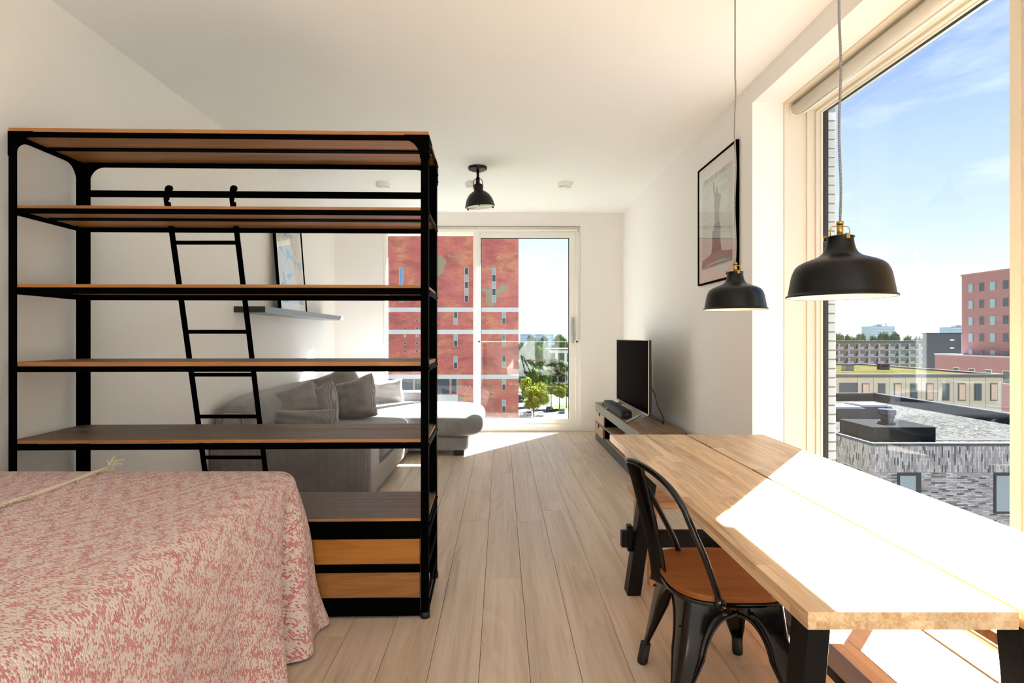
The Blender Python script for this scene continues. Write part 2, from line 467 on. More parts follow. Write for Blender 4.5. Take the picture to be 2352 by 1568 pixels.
tube(bm, catmull([(1.04, YB + .03, 1.59), (1.04, YB - .02, 1.585), (1.04, YB - .028, 1.54), (1.04, YB - .028, 1.40), (1.04, YB - .02, 1.355), (1.04, YB + .03, 1.35)], 6), .011, 10)
box(bm, 1.022, 1.058, YB + .022, YB + .036, 1.27, 1.64, bev=.006)
obj('handle', bm, STEEL, sash)
bm = bmesh.new(); cyl(bm, (1.04, YB + .024, 1.305), (1.04, YB + .008, 1.305), .016); obj('lock', bm, STEEL, sash)
# outer lintel band and the glass guard outside
bm = B((DX0 - .2, DX1 + .2, YB + .27, YB + .5, 2.90, 3.4)); struct('trim_4', bm, CREAM)
bm = bmesh.new(); box(bm, -.36, 1.2, YB + .33, YB + .346, -.1, 1.283)
gd = obj('glass_guard', bm, glass('guard glass', (0.95, 0.97, 0.96), 0.012)); tag(gd, 'clear glass guard panel outside the sliding door', 'balustrade')
bm = bmesh.new(); box(bm, -.36, 1.2, YB + .328, YB + .348, 1.283, 1.289); obj('top_edge', bm, plain('polished glass edge', L(205, 220, 212), 0.2), gd)

# ------------------------------------------------------------------ roller blinds
def blind(label, p, q, r, drop, chains, group=None):
    t = thing('roller_blind', label, 'blind', ((Vector(p) + Vector(q)) / 2)[:], 0, group)
    bm = bmesh.new(); cyl(bm, p, q, r, 24); obj('fabric_roll', bm, BLIND, t, smooth=False)
    d = (Vector(q) - Vector(p)).normalized()
    for e_, s in ((Vector(p), -1), (Vector(q), 1)):
        bm = bmesh.new(); cyl(bm, e_ + d * s * .001, e_ + d * s * .012, r * 1.12, 20); obj('bracket', bm, TRIMW, t)
    a, b = Vector(p) + d * .03, Vector(q) - d * .03
    n = d.cross(Vector((0, 0, 1)))
    off = n * (-r * .8 if drop[1] < 0 else r * .8)
    bm = bmesh.new(); beam(bm, a + off + Vector((0, 0, -drop[0])), b + off + Vector((0, 0, -drop[0])), .012, .022); obj('bottom_bar', bm, TRIMW, t)
    bm = bmesh.new(); beam(bm, a + off + Vector((0, 0, -drop[0] * .5)), b + off + Vector((0, 0, -drop[0] * .5)), .0015, drop[0]); obj('fabric', bm, BLIND, t)
    for cx, z0, z1 in chains:
        bm = bmesh.new(); box(bm, cx - .008, cx + .008, p[1] - .012, p[1] + .004, z1, z0, bev=.002); c = obj('pull_chain', bm, TRIMW, t)
        bm = bmesh.new(); box(bm, cx - .012, cx + .012, p[1] - .015, p[1] + .007, z1 - .02, z1); obj('chain_weight', bm, BLACKF, c)
blind('rolled-up roller blind under the soffit of the tall right-hand window', (2.065, 1.26, 2.945), (2.065, 3.80, 2.945), .038, (.03, 1), [])
blind('second rolled-up roller blind, above the added windows behind the viewer', (2.065, -6.56, 2.945), (2.065, -.54, 2.945), .038, (.03, 1), [])
blind('rolled-up grey roller blind above the sliding door in the back wall', (-1.66, YB + .002, 2.905), (1.13, YB + .002, 2.905), .033, (.02, 1), [(-.31, 2.95, 1.30), (1.098, 2.95, 1.30)])

# ------------------------------------------------------------------ shelf unit (room divider)
SW, SD = 1.985, 0.47
su = thing('shelf_unit', 'tall black steel and pine shelf unit dividing bed from sofa', 'shelf', (-.349, 2.628, 0), rad(1.4))
def angle_post(cx, cy, sx, sy, z0, z1, w=.037, t=.005):
    bm = bmesh.new()
    box(bm, min(cx, cx + sx * w), max(cx, cx + sx * w), min(cy, cy + sy * t), max(cy, cy + sy * t), z0, z1)
    box(bm, min(cx, cx + sx * t), max(cx, cx + sx * t), min(cy + sy * t, cy + sy * w), max(cy + sy * t, cy + sy * w), z0, z1)
    return bm
FEET = plain('dark foot', L(18, 18, 18), 0.5)
for cx, sx in ((0, -1), (-SW, 1)):
    for cy, sy in ((0, 1), (SD, -1)):
        p = obj('post', angle_post(cx, cy, sx, sy, .02, 2.334, .037 if cy == 0 else .047), BLACKM, su, local=True)
        bm = bmesh.new(); cyl(bm, (cx + sx * .017, cy + sy * .017, 0), (cx + sx * .017, cy + sy * .017, .03), .024, 14); obj('foot', bm, FEET, p, local=True)
levels = [(2.35, 2.332, 2.307), (1.987, 1.970, 1.945), (1.612, 1.594, 1.564), (1.24, 1.218, 1.192), (.868, .850, .820), (.483, .468, .44)]
for li, (zt, zm, zb) in enumerate(levels):
    top = li == 0
    x0, x1 = (-SW, 0) if top else (-SW + .006, -.006)
    y0, y1 = (0, SD) if top else (.0062, SD - .0062)
    bm = bmesh.new()
    box(bm, x0 + (.0 if top else .03), x1 - (.0 if top else .03), .001, .006, zb, zm); box(bm, x0 + .037, x1 - .037, SD - .012, SD - .001, zb, zm)
    if li < 5: box(bm, x0 + .01, x1 - .01, SD * .5 - .02, SD * .5 + .02, zm - .006, zm)
    obj('rail', bm, BLACKM, su, local=True)
    for cx in (-.005, -SW):
        bm = bmesh.new(); box(bm, cx, cx + .005, .037, SD - .047, zb, zm); obj('side_rail', bm, BLACKM, su, local=True)
        for cy in (.02, SD - .02):
            bm = bmesh.new(); s = 1 if cx > -1 else -1
            cyl(bm, (cx + (.005 if s > 0 else 0), cy, (zb + zm) / 2), (cx + (.009 if s > 0 else -.004), cy, (zb + zm) / 2), .006, 8); obj('bolt', bm, BLACKM, su, local=True)
    # three planks per shelf; the upper face carries a dark weathered stain
    np_ = 3
    for k in range(np_):
        a = y0 + (y1 - y0) * k / np_; b = y0 + (y1 - y0) * (k + 1) / np_ - (.0006 if k < np_ - 1 else 0)
        bm = bmesh.new()
        xs0, xs1 = x0, x1
        box(bm, xs0, xs1, a, b, zm + .0005, zt + R.uniform(-.002, .001), bev=.0012)
        for f in bm.faces:
            if f.normal.z > .8: f.material_index = 1
        obj('shelf_plank', bm, [PINE, STAIN], su, local=True)
# gusset plates at the four top corners (front/back plane and side plane) with rivets
def gusset_poly(w, h, band=.026):
    pts = [(0, 0), (w, 0), (w, -band)]
    for k in range(9):
        a = PI / 2 * k / 8
        cx, cz = w, -h
        pts.append((cx - (w - .04) * math.sin(a), cz + (h - band) * math.cos(a)))
    pts += [(.04, -h), (0, -h)]
    return pts
for cx, sx in ((0, -1), (-SW, 1)):
    for cy, sy in ((0, 1), (SD, -1)):
        bm = bmesh.new()
        prism(bm, [(cx + sx * a, 2.334 + b) for a, b in gusset_poly(.115, .115)], 1, cy - sy * .0005, cy - sy * .004)
        g = obj('gusset', bm, BLACKM, su, local=True)
        for a, b in ((.02, -.015), (.075, -.014), (.1, -.014), (.05, -.04), (.02, -.085)):
            bm = bmesh.new(); cyl(bm, (cx + sx * a, cy - sy * .004, 2.334 + b), (cx + sx * a, cy - sy * .0075, 2.334 + b), .006, 8, .004); obj('rivet', bm, BLACKM, g, local=True)
        bm = bmesh.new()
        prism(bm, [(cy + sy * a, 2.334 + b) for a, b in gusset_poly(.115, .115)], 0, cx - sx * .0005, cx - sx * .004)
        g = obj('gusset', bm, BLACKM, su, local=True)
        for a, b in ((.02, -.015), (.06, -.014), (.1, -.014), (.02, -.06), (.02, -.1)):
            bm = bmesh.new(); cyl(bm, (cx - sx * .004, cy + sy * a, 2.334 + b), (cx - sx * .008, cy + sy * a, 2.334 + b), .006, 8, .004); obj('rivet', bm, BLACKM, g, local=True)
# ladder rail at the back
bm = bmesh.new(); box(bm, -SW + .04, -.04, SD - .036, SD - .024, 2.135, 2.172, bev=.003); obj('ladder_rail', bm, BLACKM, su, local=True)
# drawer cabinet at the bottom
bm = bmesh.new(); box(bm, -SW + .04, -.04, .004, .012, .384, .44); box(bm, -SW + .04, -.04, .004, .012, .222, .256)
box(bm, -SW + .04, -.04, .004, .012, .012, .094); obj('cabinet_front_frame', bm, BLACKM, su, local=True)
for c0, c1 in ((-SW + .045, -SW / 2 - .006), (-SW / 2 + .006, -.043)):
    for z0, z1 in ((.259, .381), (.097, .219)):
        bm = bmesh.new(); box(bm, c0, c1, .012, .03, z0, z1, bev=.002); d = obj('drawer', bm, PINE, su, local=True)
        bm = bmesh.new(); box(bm, c0 + .02, c0 + .035, .03, SD - .03, z0 + .01, z1 - .015); box(bm, c1 - .02, c1 - .005, .03, SD - .03, z0 + .01, z1 - .015)
        box(bm, c0 + .035, c1 - .02, .03, SD - .03, z0 + .01, z0 + .02); obj('drawer_box', bm, PINE, d, local=True)
bm = bmesh.new(); box(bm, -SW / 2 - .005, -SW / 2 + .005, .004, .03, .094, .44); obj('cabinet_divider', bm, BLACKM, su, local=True)
bm = bmesh.new(); box(bm, -SW + .04, -.04, SD - .012, SD - .006, .03, .44); obj('cabinet_back', bm, BLACKM, su, local=True)
for z in (.40, .255, .115, .035):
    for cx in (-.006, -SW):
        bm = bmesh.new(); box(bm, cx, cx + .006, .037, SD - .04, z - .016, z + .016); obj('side_rail', bm, BLACKM, su, local=True)

# ------------------------------------------------------------------ ladder hooked over the rail, leaning back
ld = thing('ladder', 'narrow black steel ladder hooked over the shelf unit rail', 'ladder', (-1.56, 3.34, 0))
def lp(h, side):                        # point on a stile at height h
    t = (2.07 - h) / 1.5
    x = (-1.831 if side == 0 else -1.471) + .072 * t
    return Vector((x, 3.0 + .235 * t, h))
for s in (0, 1):
    bm = bmesh.new(); tube(bm, [lp(2.10, s), lp(0.012, s)], .0145, 10); st = obj('stile', bm, BLACKM, ld)
    top = lp(2.10, s)
    c = Vector((top.x - .012, 3.035, 2.153))
    pts = [top + Vector((0, 0, -.05)), top + Vector((-.004, -.01, .04)), c + Vector((0, .01, .036)), c + Vector((0, -.012, .036)), c + Vector((0, -.026, .02)), c + Vector((0, -.026, -.035))]
    bm = bmesh.new(); tube(bm, catmull(pts, 5), .012, 8); obj('hook', bm, BLACKM, st)
    bm = bmesh.new(); cyl(bm, lp(.022, s), lp(.0, s), .019, 12); obj('rubber_foot', bm, RUBBER, st)
for k in range(8):
    h = 1.883 - .2475 * k
    bm = bmesh.new(); tube(bm, [lp(h, 0), lp(h, 1)], .0115, 8); obj('rung', bm, BLACKM, ld)

# ------------------------------------------------------------------ dining table
tb = thing('dining_table', 'long acacia dining table with two planks and black trestle legs', 'table', (1.176, 2.33, 0))
TX0, TX1, TY0, TY1, TZ = .692, 1.660, 1.226, 3.452, .74
def stave_board(name, x0, x1):
    bd = bpy.data.objects.new(name, None); link(bd, tb); WL[bd] = WL[tb]
    nrow = 9; w = (x1 - x0) / nrow
    for layer, (z0, z1) in enumerate(((.72, .74), (.70, .72))):
        off = 0 if layer == 0 else w * .37
        edges = sorted({x0, x1, *[min(max(x0 + w * i + off, x0), x1) for i in range(nrow + 1)]})
        for a, b in zip(edges, edges[1:]):
            if b - a < .004: continue
            y = TY0 - R.uniform(0, .35) if layer == 0 else TY0 - R.uniform(0, .8)
            while y < TY1:
                l = R.uniform(.28, .72) if layer == 0 else R.uniform(.6, 1.2)
                ya, yb = max(y, TY0), min(y + l, TY1)
                if yb - ya > .004:
                    bm = bmesh.new(); box(bm, a, b, ya, yb, z0, z1); obj('stave', bm, ACACIA, bd)
                y += l
    return bd
stave_board('tabletop_board', TX0, 1.167)
stave_board('tabletop_board', 1.180, TX1)
bm = bmesh.new(); box(bm, 1.155, 1.192, TY0 + .3, TY1 - .3, .69, .7); obj('batten', bm, BLACKW, tb)
def trestle(yc, xi_top, xo_top, spread):
    for s in (-1, 1):
        c = 1.176; xt = c + s * (c - (xi_top + xo_top) / 2); xf = xt + s * spread
        bm = bmesh.new()
        w, d = xi_top - xo_top, .085
        vs = box(bm, -w / 2, w / 2, yc - d / 2, yc + d / 2, 0, .70, bev=.003)
        for v in bm.verts: v.co.x += xt + (xf - xt) * (1 - v.co.z / .70)
        obj('leg', bm, BLACKW, tb)
    bm = bmesh.new(); box(bm, xo_top - .02, 2.352 - xo_top + .02, yc - .04, yc + .04, .645, .70, bev=.003); obj('top_bearer', bm, BLACKW, tb)
    fx = (xi_top + xo_top) / 2 - spread * .6
    bm = bmesh.new(); box(bm, fx - .10, 2.352 - fx + .10, yc - .018, yc + .018, .245, .33, bev=.002)
    cr_ = obj('crossbar', bm, BLACKW, tb)
    for s in (-1, 1):
        bm = bmesh.new(); xk = fx - .055 if s < 0 else 2.352 - fx + .055
        box(bm, xk - .014, xk + .014, yc - .022, yc + .022, .225, .36, bev=.004); obj('wedge', bm, BLACKW, cr_)
trestle(2.895, .835, .765, .10)
trestle(1.545, .925, .86, .06)
bm = bmesh.new(); box(bm, 1.11, 1.20, 1.50, 2.94, .21, .245, bev=.002); obj('long_stretcher', bm, plain('black satin beam', L(26, 28, 32), 0.22), tb)

# ------------------------------------------------------------------ two acacia benches
def bench(label, loc, rotz, ln, w=.34):
    b = thing('bench', label, 'bench', loc, rotz, 'acacia benches at the table')
    n = 4
    for k in range(n):
        bm = bmesh.new(); box(bm, -ln / 2, ln / 2, -w / 2 + w * k / n + .0005, -w / 2 + w * (k + 1) / n - .0005, .413, .45, bev=.002); obj('seat_stave', bm, ACACIA_X, b, local=True)
    for s in (-1, 1):
        x = s * (ln / 2 - .06)
        for u in (-1, 1):
            bm = bmesh.new()
            box(bm, x - .03, x + .03, -.022, .022, 0, .413, bev=.002)
            for v in bm.verts: v.co.y += u * (w / 2 - .06 + (.413 - v.co.z) * .17)
            obj('leg', bm, ACACIA_X, b, local=True)
        bm = bmesh.new(); box(bm, x - .02, x + .02, -w / 2 + .09, w / 2 - .09, .36, .413); obj('bearer', bm, ACACIA_X, b, local=True)
    bm = bmesh.new(); box(bm, -ln / 2 + .09, ln / 2 - .09, -.02, .02, .365, .405); obj('stretcher', bm, ACACIA_X, b, local=True)
bench('light acacia bench at the far head of the dining table', (1.14, 3.165, 0), 0, .72)
bench('light acacia bench pushed under the window side of the dining table', (1.692, 2.03, 0), PI / 2, 1.5, .34)

# ------------------------------------------------------------------ metal cafe chair
ch = thing('dining_chair', 'black glossy steel cafe chair with brown wooden seat', 'chair', (.82, 2.10, 0))
C0 = Vector((.82, 2.10, 0))
# wooden seat: rounded back, straighter front
pts = []
for k in range(48):
    a = 2 * PI * k / 48; ca, sa = math.cos(a), math.sin(a)
    n = 3.2
    rx = .21 if ca > 0 else .205
    pts.append((.825 + rx * math.copysign(abs(ca) ** (2 / n), ca), 2.10 + (.225 + .012 * ca) * math.copysign(abs(sa) ** (2 / n), sa)))
bm = bmesh.new(); prism(bm, pts, 2, .440, .462); o = obj('seat', bm, SEATW, ch); addbevel(o, .004, 2)
bm = bmesh.new(); prism(bm, [(.825 + (x - .825) * 1.02, 2.10 + (y - 2.10) * 1.02) for x, y in pts], 2, .424, .4395); o = obj('seat_pan', bm, BLACKG, ch); addbevel(o, .004, 2)
topc = {(-1, -1): (.66, 1.922), (-1, 1): (.66, 2.278), (1, -1): (.995, 1.905), (1, 1): (.995, 2.295)}
foot = {(-1, -1): (.585, 1.868), (-1, 1): (.578, 2.285), (1, -1): (1.04, 1.845), (1, 1): (1.03, 2.352)}
def wfun(t, half):
    if t < .16: return .026
    if t < .55: return .026 + (.082 - .026) * ((t - .16) / .39)
    if t > .90: return half
    u = (t - .55) / .35
    return .082 + (half - .082) * (1 - math.sqrt(max(0, 1 - u * u)))
for key in topc:
    sx, sy = key
    bm = bmesh.new(); N = 40; rows = []; edgeA, edgeB = [], []
    for i in range(N + 1):
        t = .035 + .965 * i / N
        t = min(t, 1)
        f = lambda k: Vector((foot[k][0] + (topc[k][0] - foot[k][0]) * t, foot[k][1] + (topc[k][1] - foot[k][1]) * t, .428 * t))
        cpt = f(key); ax = f((-sx, sy)); ay = f((sx, -sy))
        dA = (ax - cpt); hA = dA.length / 2; dA.normalize(); dB = (ay - cpt); hB = dB.length / 2; dB.normalize()
        wa, wb = wfun(t, hA), wfun(t, hB); r = min(.022, wa * .5, wb * .5)
        row_ = [cpt + dA * wa, cpt + dA * (wa * .6 + r * .4)]
        for k in range(5):
            a = PI / 2 * k / 4; q = cpt + (dA + dB) * r
            row_.append(q - dB * r * math.cos(a) - dA * r * math.sin(a))
        row_ += [cpt + dB * (wb * .6 + r * .4), cpt + dB * wb]
        rows.append([bm.verts.new(p) for p in row_]); edgeA.append(row_[0]); edgeB.append(row_[-1])
    for i in range(N):
        for k in range(len(rows[0]) - 1):
            f_ = bm.faces.new((rows[i][k], rows[i][k + 1], rows[i + 1][k + 1], rows[i + 1][k])); f_.smooth = True
    bmesh.ops.recalc_face_normals(bm, faces=bm.faces)
    bmesh.ops.solidify(bm, geom=bm.faces[:], thickness=.0025)
    lg = obj('leg', bm, BLACKG, ch)
    bm = bmesh.new()
    for ed in (edgeA, edgeB):
        cut = [p for i, p in enumerate(ed) if i <= N and (.035 + .965 * i / N) <= .93]
        tube(bm, cut, .0045, 6)
    obj('rolled_edge', bm, BLACKG, lg)
    bm = bmesh.new(); fx_, fy_ = foot[key]; g = Vector((topc[key][0] - fx_, topc[key][1] - fy_, .428)).normalized()
    b0 = Vector((fx_ - sx * .012, fy_ - sy * .012, .0))
    tube(bm, [b0, b0 + g * .01, b0 + g * .085], .02, 12, rr=[.019, .022, .021]); obj('rubber_foot', bm, RUBBER, lg)
bm = bmesh.new(); beam(bm, (.64, 1.93, .33), (1.0, 2.28, .33), .018, .004); beam(bm, (.64, 2.27, .327), (1.0, 1.93, .327), .018, .004); obj('cross_brace', bm, BLACKG, ch)
hoop = [(.752, 1.868, .445), (.735, 1.862, .50), (.70, 1.862, .60), (.655, 1.868, .706), (.628, 1.885, .775), (.600, 1.94, .825), (.566, 2.03, .855), (.532, 2.12, .868), (.515, 2.19, .862), (.535, 2.245, .83), (.585, 2.275, .77), (.64, 2.285, .68), (.70, 2.292, .57), (.735, 2.292, .50), (.752, 2.288, .445)]
bm = bmesh.new(); tube(bm, catmull(hoop, 6), .0115, 12); hp = obj('back_hoop', bm, BLACKG, ch)
for q in (hoop[0], hoop[-1]):
    s = -1 if q[1] < 2.1 else 1
    bm = bmesh.new(); lathe(bm, [(.02, 0), (.019, .006), (.012, .009), (.0005, .0095)], (0, 0, 0), 12)
    bmesh.ops.transform(bm, matrix=Matrix.Translation((q[0], q[1] + s * .006, q[2])) @ Matrix.Rotation(-s * PI / 2, 4, 'X'), verts=bm.verts)
    obj('bolt', bm, BLACKG, hp)
# splat: pressed sheet with a raised middle, from the crown down to the seat back
bm = bmesh.new(); rows = []
cl = catmull([(.533, 2.155, .862), (.555, 2.145, .78), (.59, 2.13, .62), (.612, 2.115, .50), (.617, 2.105, .43), (.617, 2.105, .40)], 5)
for i, p in enumerate(cl):
    t = i / (len(cl) - 1); w = .062 - .016 * t if t < .8 else .0492 + (t - .8) * .05
    rows.append([bm.verts.new(p + Vector((.010 * (1 - abs(u)) ** .5 - .006 * abs(u) - .35 * u * w, .94 * u * w, 0))) for u in (-1, -.8, -.55, -.45, 0, .45, .55, .8, 1)])
for a, b in zip(rows, rows[1:]):
    for k in range(8):
        f_ = bm.faces.new((a[k], a[k + 1], b[k + 1], b[k])); f_.smooth = True
bmesh.ops.solidify(bm, geom=bm.faces[:], thickness=.003)
obj('back_splat', bm, BLACKG, ch)

# ------------------------------------------------------------------ corner sofa
def soft(name, parent, x0, x1, y0, y1, z0, z1, mat, r=.06, puff=.02, n=10, sag=0.0, seed=0):
    """rounded upholstered block: subdivided box pulled to rounded edges, crowned on top"""
    bm = bmesh.new(); bmesh.ops.create_cube(bm, size=2.0)
    bmesh.ops.subdivide_edges(bm, edges=bm.edges[:], cuts=n, use_grid_fill=True)
    hx, hy, hz = (x1 - x0) / 2, (y1 - y0) / 2, (z1 - z0) / 2; rr = min(r, hx, hy, hz); rg = random.Random(seed)
    ph = [rg.uniform(0, 6) for _ in range(6)]
    for v in bm.verts:
        u = v.co.copy(); q = Vector((u.x * hx, u.y * hy, u.z * hz))
        inner = Vector((max(-hx + rr, min(hx - rr, q.x)), max(-hy + rr, min(hy - rr, q.y)), max(-hz + rr, min(hz - rr, q.z))))
        d = q - inner
        if d.length > 1e-6: q = inner + d.normalized() * rr
        crown = (1 - u.x ** 2) * (1 - u.y ** 2)
        if u.z > 0: q.z += puff * crown * u.z
        side = (1 - u.z ** 2) * .35 * puff
        q.x += side * u.x; q.y += side * u.y
        q.z += .004 * math.sin(q.x * 9 + ph[0]) * math.sin(q.y * 7 + ph[1])
        v.co = q + Vector(((x0 + x1) / 2, (y0 + y1) / 2, (z0 + z1) / 2))
    o = obj(name, bm, mat, parent, smooth=True); subsurf(o, 1)
    return o
sf = thing('corner_sofa', 'large grey corduroy corner sofa with chaise along the left wall', 'sofa', (-1.6, 5.9, 0))
soft('base', sf, -2.36, -1.075, 4.42, 6.22, .045, .26, CORD_Y, .03, .004, 8, seed=1)
soft('armrest', sf, -2.36, -1.065, 4.40, 4.80, .045, .575, CORD_X, .05, .015, 10, seed=2)
soft('seat_cushion', sf, -2.12, -1.045, 4.815, 6.20, .255, .46, CORD_Y, .07, .035, 10, seed=3)
soft('chaise_base', sf, -2.36, -.375, 6.20, 7.56, .045, .215, CORD_X, .03, .004, 8, seed=4)
soft('chaise_cushion', sf, -2.10, -.215, 6.17, 7.42, .205, .485, CORD_X, .13, .03, 12, seed=5)
soft('back_cushion', sf, -2.37, -2.0, 4.42, 7.2, .30, .845, CORD_Y, .14, .02, 12, seed=6)
soft('rear_bolster', sf, -2.36, -.93, 7.36, 7.60, .20, .615, CORD_X, .05, .01, 10, seed=7)
soft('front_panel', sf, -1.085, -1.045, 4.42, 6.19, .05, .245, VELVET, .015, .0, 6, seed=8)
for lx, ly in ((-2.25, 4.5), (-1.15, 4.5), (-1.15, 6.05), (-.48, 6.28), (-.48, 7.45), (-2.25, 7.45), (-1.5, 6.28)):
    bm = bmesh.new(); box(bm, lx - .06, lx + .06, ly - .05, ly + .05, 0, .055, bev=.004); obj('foot', bm, RUBBER, sf)

def pillow(label, loc, rot, w, h, t, mat, seed):
    rg = random.Random(seed); N = 18
    bm = bmesh.new(); ph = [rg.uniform(0, 6.28) for _ in range(8)]
    def P(u, v, s):
        k = 1 - .10 * (u * u) * (1 - v * v) * 0 - .07 * (1 - abs(u * v)) * max(abs(u), abs(v)) ** 3
        x, z = u * w / 2 * k, v * h / 2 * k
        th = ((1 - u ** 4) * (1 - v ** 4)); th = max(th, 0) ** .55 * t / 2
        wr = .010 * math.sin(5 * u + 7 * v + ph[0]) * math.sin(6 * v - 3 * u + ph[1]) + .006 * math.sin(14 * u * v + ph[2]) + .005 * math.sin(11 * v + 4 * u + ph[3])
        sagz = -.02 * (1 - u * u) * (v > 0) * v
        return Vector((x + .006 * math.sin(4 * v + ph[4]), s * (th + wr * (th / (t / 2) + .05)), z + sagz))
    g = {}
    for s in (1, -1):
        for i in range(N + 1):
            for j in range(N + 1):
                if s < 0 and (i in (0, N) or j in (0, N)): g[s, i, j] = g[1, i, j]; continue
                g[s, i, j] = bm.verts.new(P(-1 + 2 * i / N, -1 + 2 * j / N, s))
    for s in (1, -1):
        for i in range(N):
            for j in range(N):
                q = [g[s, i, j], g[s, i + 1, j], g[s, i + 1, j + 1], g[s, i, j + 1]]
                f = bm.faces.new(q if s < 0 else list(reversed(q))); f.smooth = True
    o = bpy.data.objects.new('cushion', mesh_of('cushion', bm, mat)); col.objects.link(o)
    o.location = loc; o.rotation_euler = [rad(a) for a in rot]; subsurf(o, 1)
    tag(o, label, 'cushion', 'corduroy cushions on the sofa')
CORD_P = corduroy('corduroy cushion', 0, L(96, 91, 88), L(158, 151, 148))
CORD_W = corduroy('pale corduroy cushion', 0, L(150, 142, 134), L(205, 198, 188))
pillow('grey corduroy cushion leaning on the left wall side of the sofa back', (-1.96, 5.12, .70), (-14, -14, 40), .54, .42, .20, CORD_P, 11)
pillow('long grey corduroy cushion lying against the near sofa armrest', (-1.90, 4.90, .56), (-14, 2, 2), .82, .34, .20, CORD_P, 12)
pillow('tall grey corduroy cushion in the middle of the cushion pile', (-1.82, 5.36, .635), (-14, -20, -26), .54, .48, .26, CORD_P, 13)
pillow('grey corduroy cushion at the back, topmost of the pile', (-1.84, 6.22, .75), (-12, -24, 24), .54, .52, .22, CORD_P, 14)
pillow('grey corduroy cushion standing rightmost in the pile, in front of the chaise', (-1.55, 5.84, .69), (-18, -17, -14), .47, .50, .24, CORD_P, 15)
pillow('pale sunlit ribbed cushion leaning on the far end of the chaise', (-1.54, 7.10, .635), (14, -4, 6), .56, .36, .18, CORD_W, 16)

# ------------------------------------------------------------------ bed and blanket
bd = thing('bed', 'box-spring bed hidden under the red and cream blanket', 'bed', (-1.69, 1.2, 0))
soft('mattress', bd, -2.37, -.965, -.25, 2.515, .44, .722, plain('white ticking', L(226, 220, 210), .9), .06, .005, 8)
bm = bmesh.new(); box(bm, -2.37, -.975, -.25, 2.51, .09, .44, bev=.015); obj('box_spring', bm, plain('grey upholstery', L(120, 116, 112), .9, bump=.3), bd)
for lx in (-2.3, -1.12):
    for ly in (-.15, 2.44):
        bm = bmesh.new(); cyl(bm, (lx, ly, 0), (lx, ly, .095), .03); obj('leg', bm, RUBBER, bd)

def weave():
    t = NT('woven red and cream blanket')
    uv = t.new('UVMap').outputs[0]
    w = t.new('TexNoise'); w.inputs['Scale'].default_value = 40; t.l.new(uv, w.inputs['Vector']); w.inputs['Detail'].default_value = 2
    wv = t.new('VectorMath', operation='SCALE'); t.l.new(w.outputs['Color'], wv.inputs[0]); wv.inputs['Scale'].default_value = .012
    ad = t.new('VectorMath', operation='ADD'); t.l.new(uv, ad.inputs[0]); t.l.new(wv.outputs[0], ad.inputs[1])
    br = t.new('TexBrick'); t.l.new(ad.outputs[0], br.inputs['Vector'])
    br.inputs['Color1'].default_value = (0, 0, 0, 1); br.inputs['Color2'].default_value = (1, 1, 1, 1); br.inputs['Mortar'].default_value = (.25, .25, .25, 1)
    br.inputs['Scale'].default_value = 1.0; br.inputs['Brick Width'].default_value = .0085; br.inputs['Row Height'].default_value = .0048
    br.inputs['Mortar Size'].default_value = .0012; br.inputs['Mortar Smooth'].default_value = 1.0; br.inputs['Bias'].default_value = 0.0
    sx = t.new('SeparateXYZ'); t.l.new(ad.outputs[0], sx.inputs[0])
    zig = t.math('ABSOLUTE', t.math('SUBTRACT', t.math('FRACT', t.math('MULTIPLY', sx.outputs[0], 7.0)), .5))
    band = t.math('SINE', t.math('ADD', t.math('MULTIPLY', sx.outputs[1], 55.0), t.math('MULTIPLY', zig, 14.0)))
    big = t.noise(uv, 14, 3, .6)
    sel = t.math('ADD', br.outputs['Color'], t.math('ADD', t.math('MULTIPLY', band, .16), t.math('MULTIPLY', t.math('SUBTRACT', big, .5), .5)))
    red = t.ramp(sel, ((.36, (0, 0, 0, 1)), (.62, (1, 1, 1, 1))))
    fine = t.noise(uv, 420, 2, .6)
    redc = t.mix(fine, L(184, 92, 96), L(216, 132, 132)); crm = t.mix(fine, L(228, 206, 194), L(250, 240, 230))
    c = t.mix(red, crm, redc)
    c = t.mix(t.math('MULTIPLY', br.outputs['Fac'], .25), c, L(186, 130, 116))
    t.base(c); t.rough(.9); t.b.inputs['Sheen Weight'].default_value = .25
    h = t.math('ADD', t.math('MULTIPLY', t.math('SUBTRACT', 1.0, br.outputs['Fac']), .8), t.math('ADD', t.math('MULTIPLY', t.math('SUBTRACT', 1.0, red), .5), t.math('MULTIPLY', fine, .3)))
    t.bump(h, .7, .004)
    return t.m
WEAVE = weave()
BZ, BX, BY, BR = .745, -.935, 2.555, .075       # blanket top, right edge, far edge, edge radius
bm = bmesh.new(); uvl = bm.loops.layers.uv.verify()
def nrm(x, y): return .006 * math.sin(4.1 * x + 2.2 * y) * math.sin(3.3 * y - 1.2 * x) + .004 * math.sin(9 * x + 5 * y)
x_in, y_in = BX - BR, BY - BR
nx, ny = 40, 80; gx = [XL + .005 + (x_in - XL - .005) * i / nx for i in range(nx + 1)]; gy = [-.5 + (y_in + .5) * j / ny for j in range(ny + 1)]
def face(vs, uvs):
    f = bm.faces.new(vs); f.smooth = True
    for lp_, u in zip(f.loops, uvs): lp_[uvl].uv = u
edgefade = lambda x, y: min(1, max(0, min(x_in - x, y_in - y) / .12))
V = [[bm.verts.new((x, y, BZ + nrm(x, y) * edgefade(x, y) + .004 * (1 if x < -1.79 else 0) * edgefade(x, y))) for y in gy] for x in gx]
for i in range(nx):
    for j in range(ny):
        face((V[i][j], V[i + 1][j], V[i + 1][j + 1], V[i][j + 1]), ((gx[i], gy[j]), (gx[i + 1], gy[j]), (gx[i + 1], gy[j + 1]), (gx[i], gy[j + 1])))
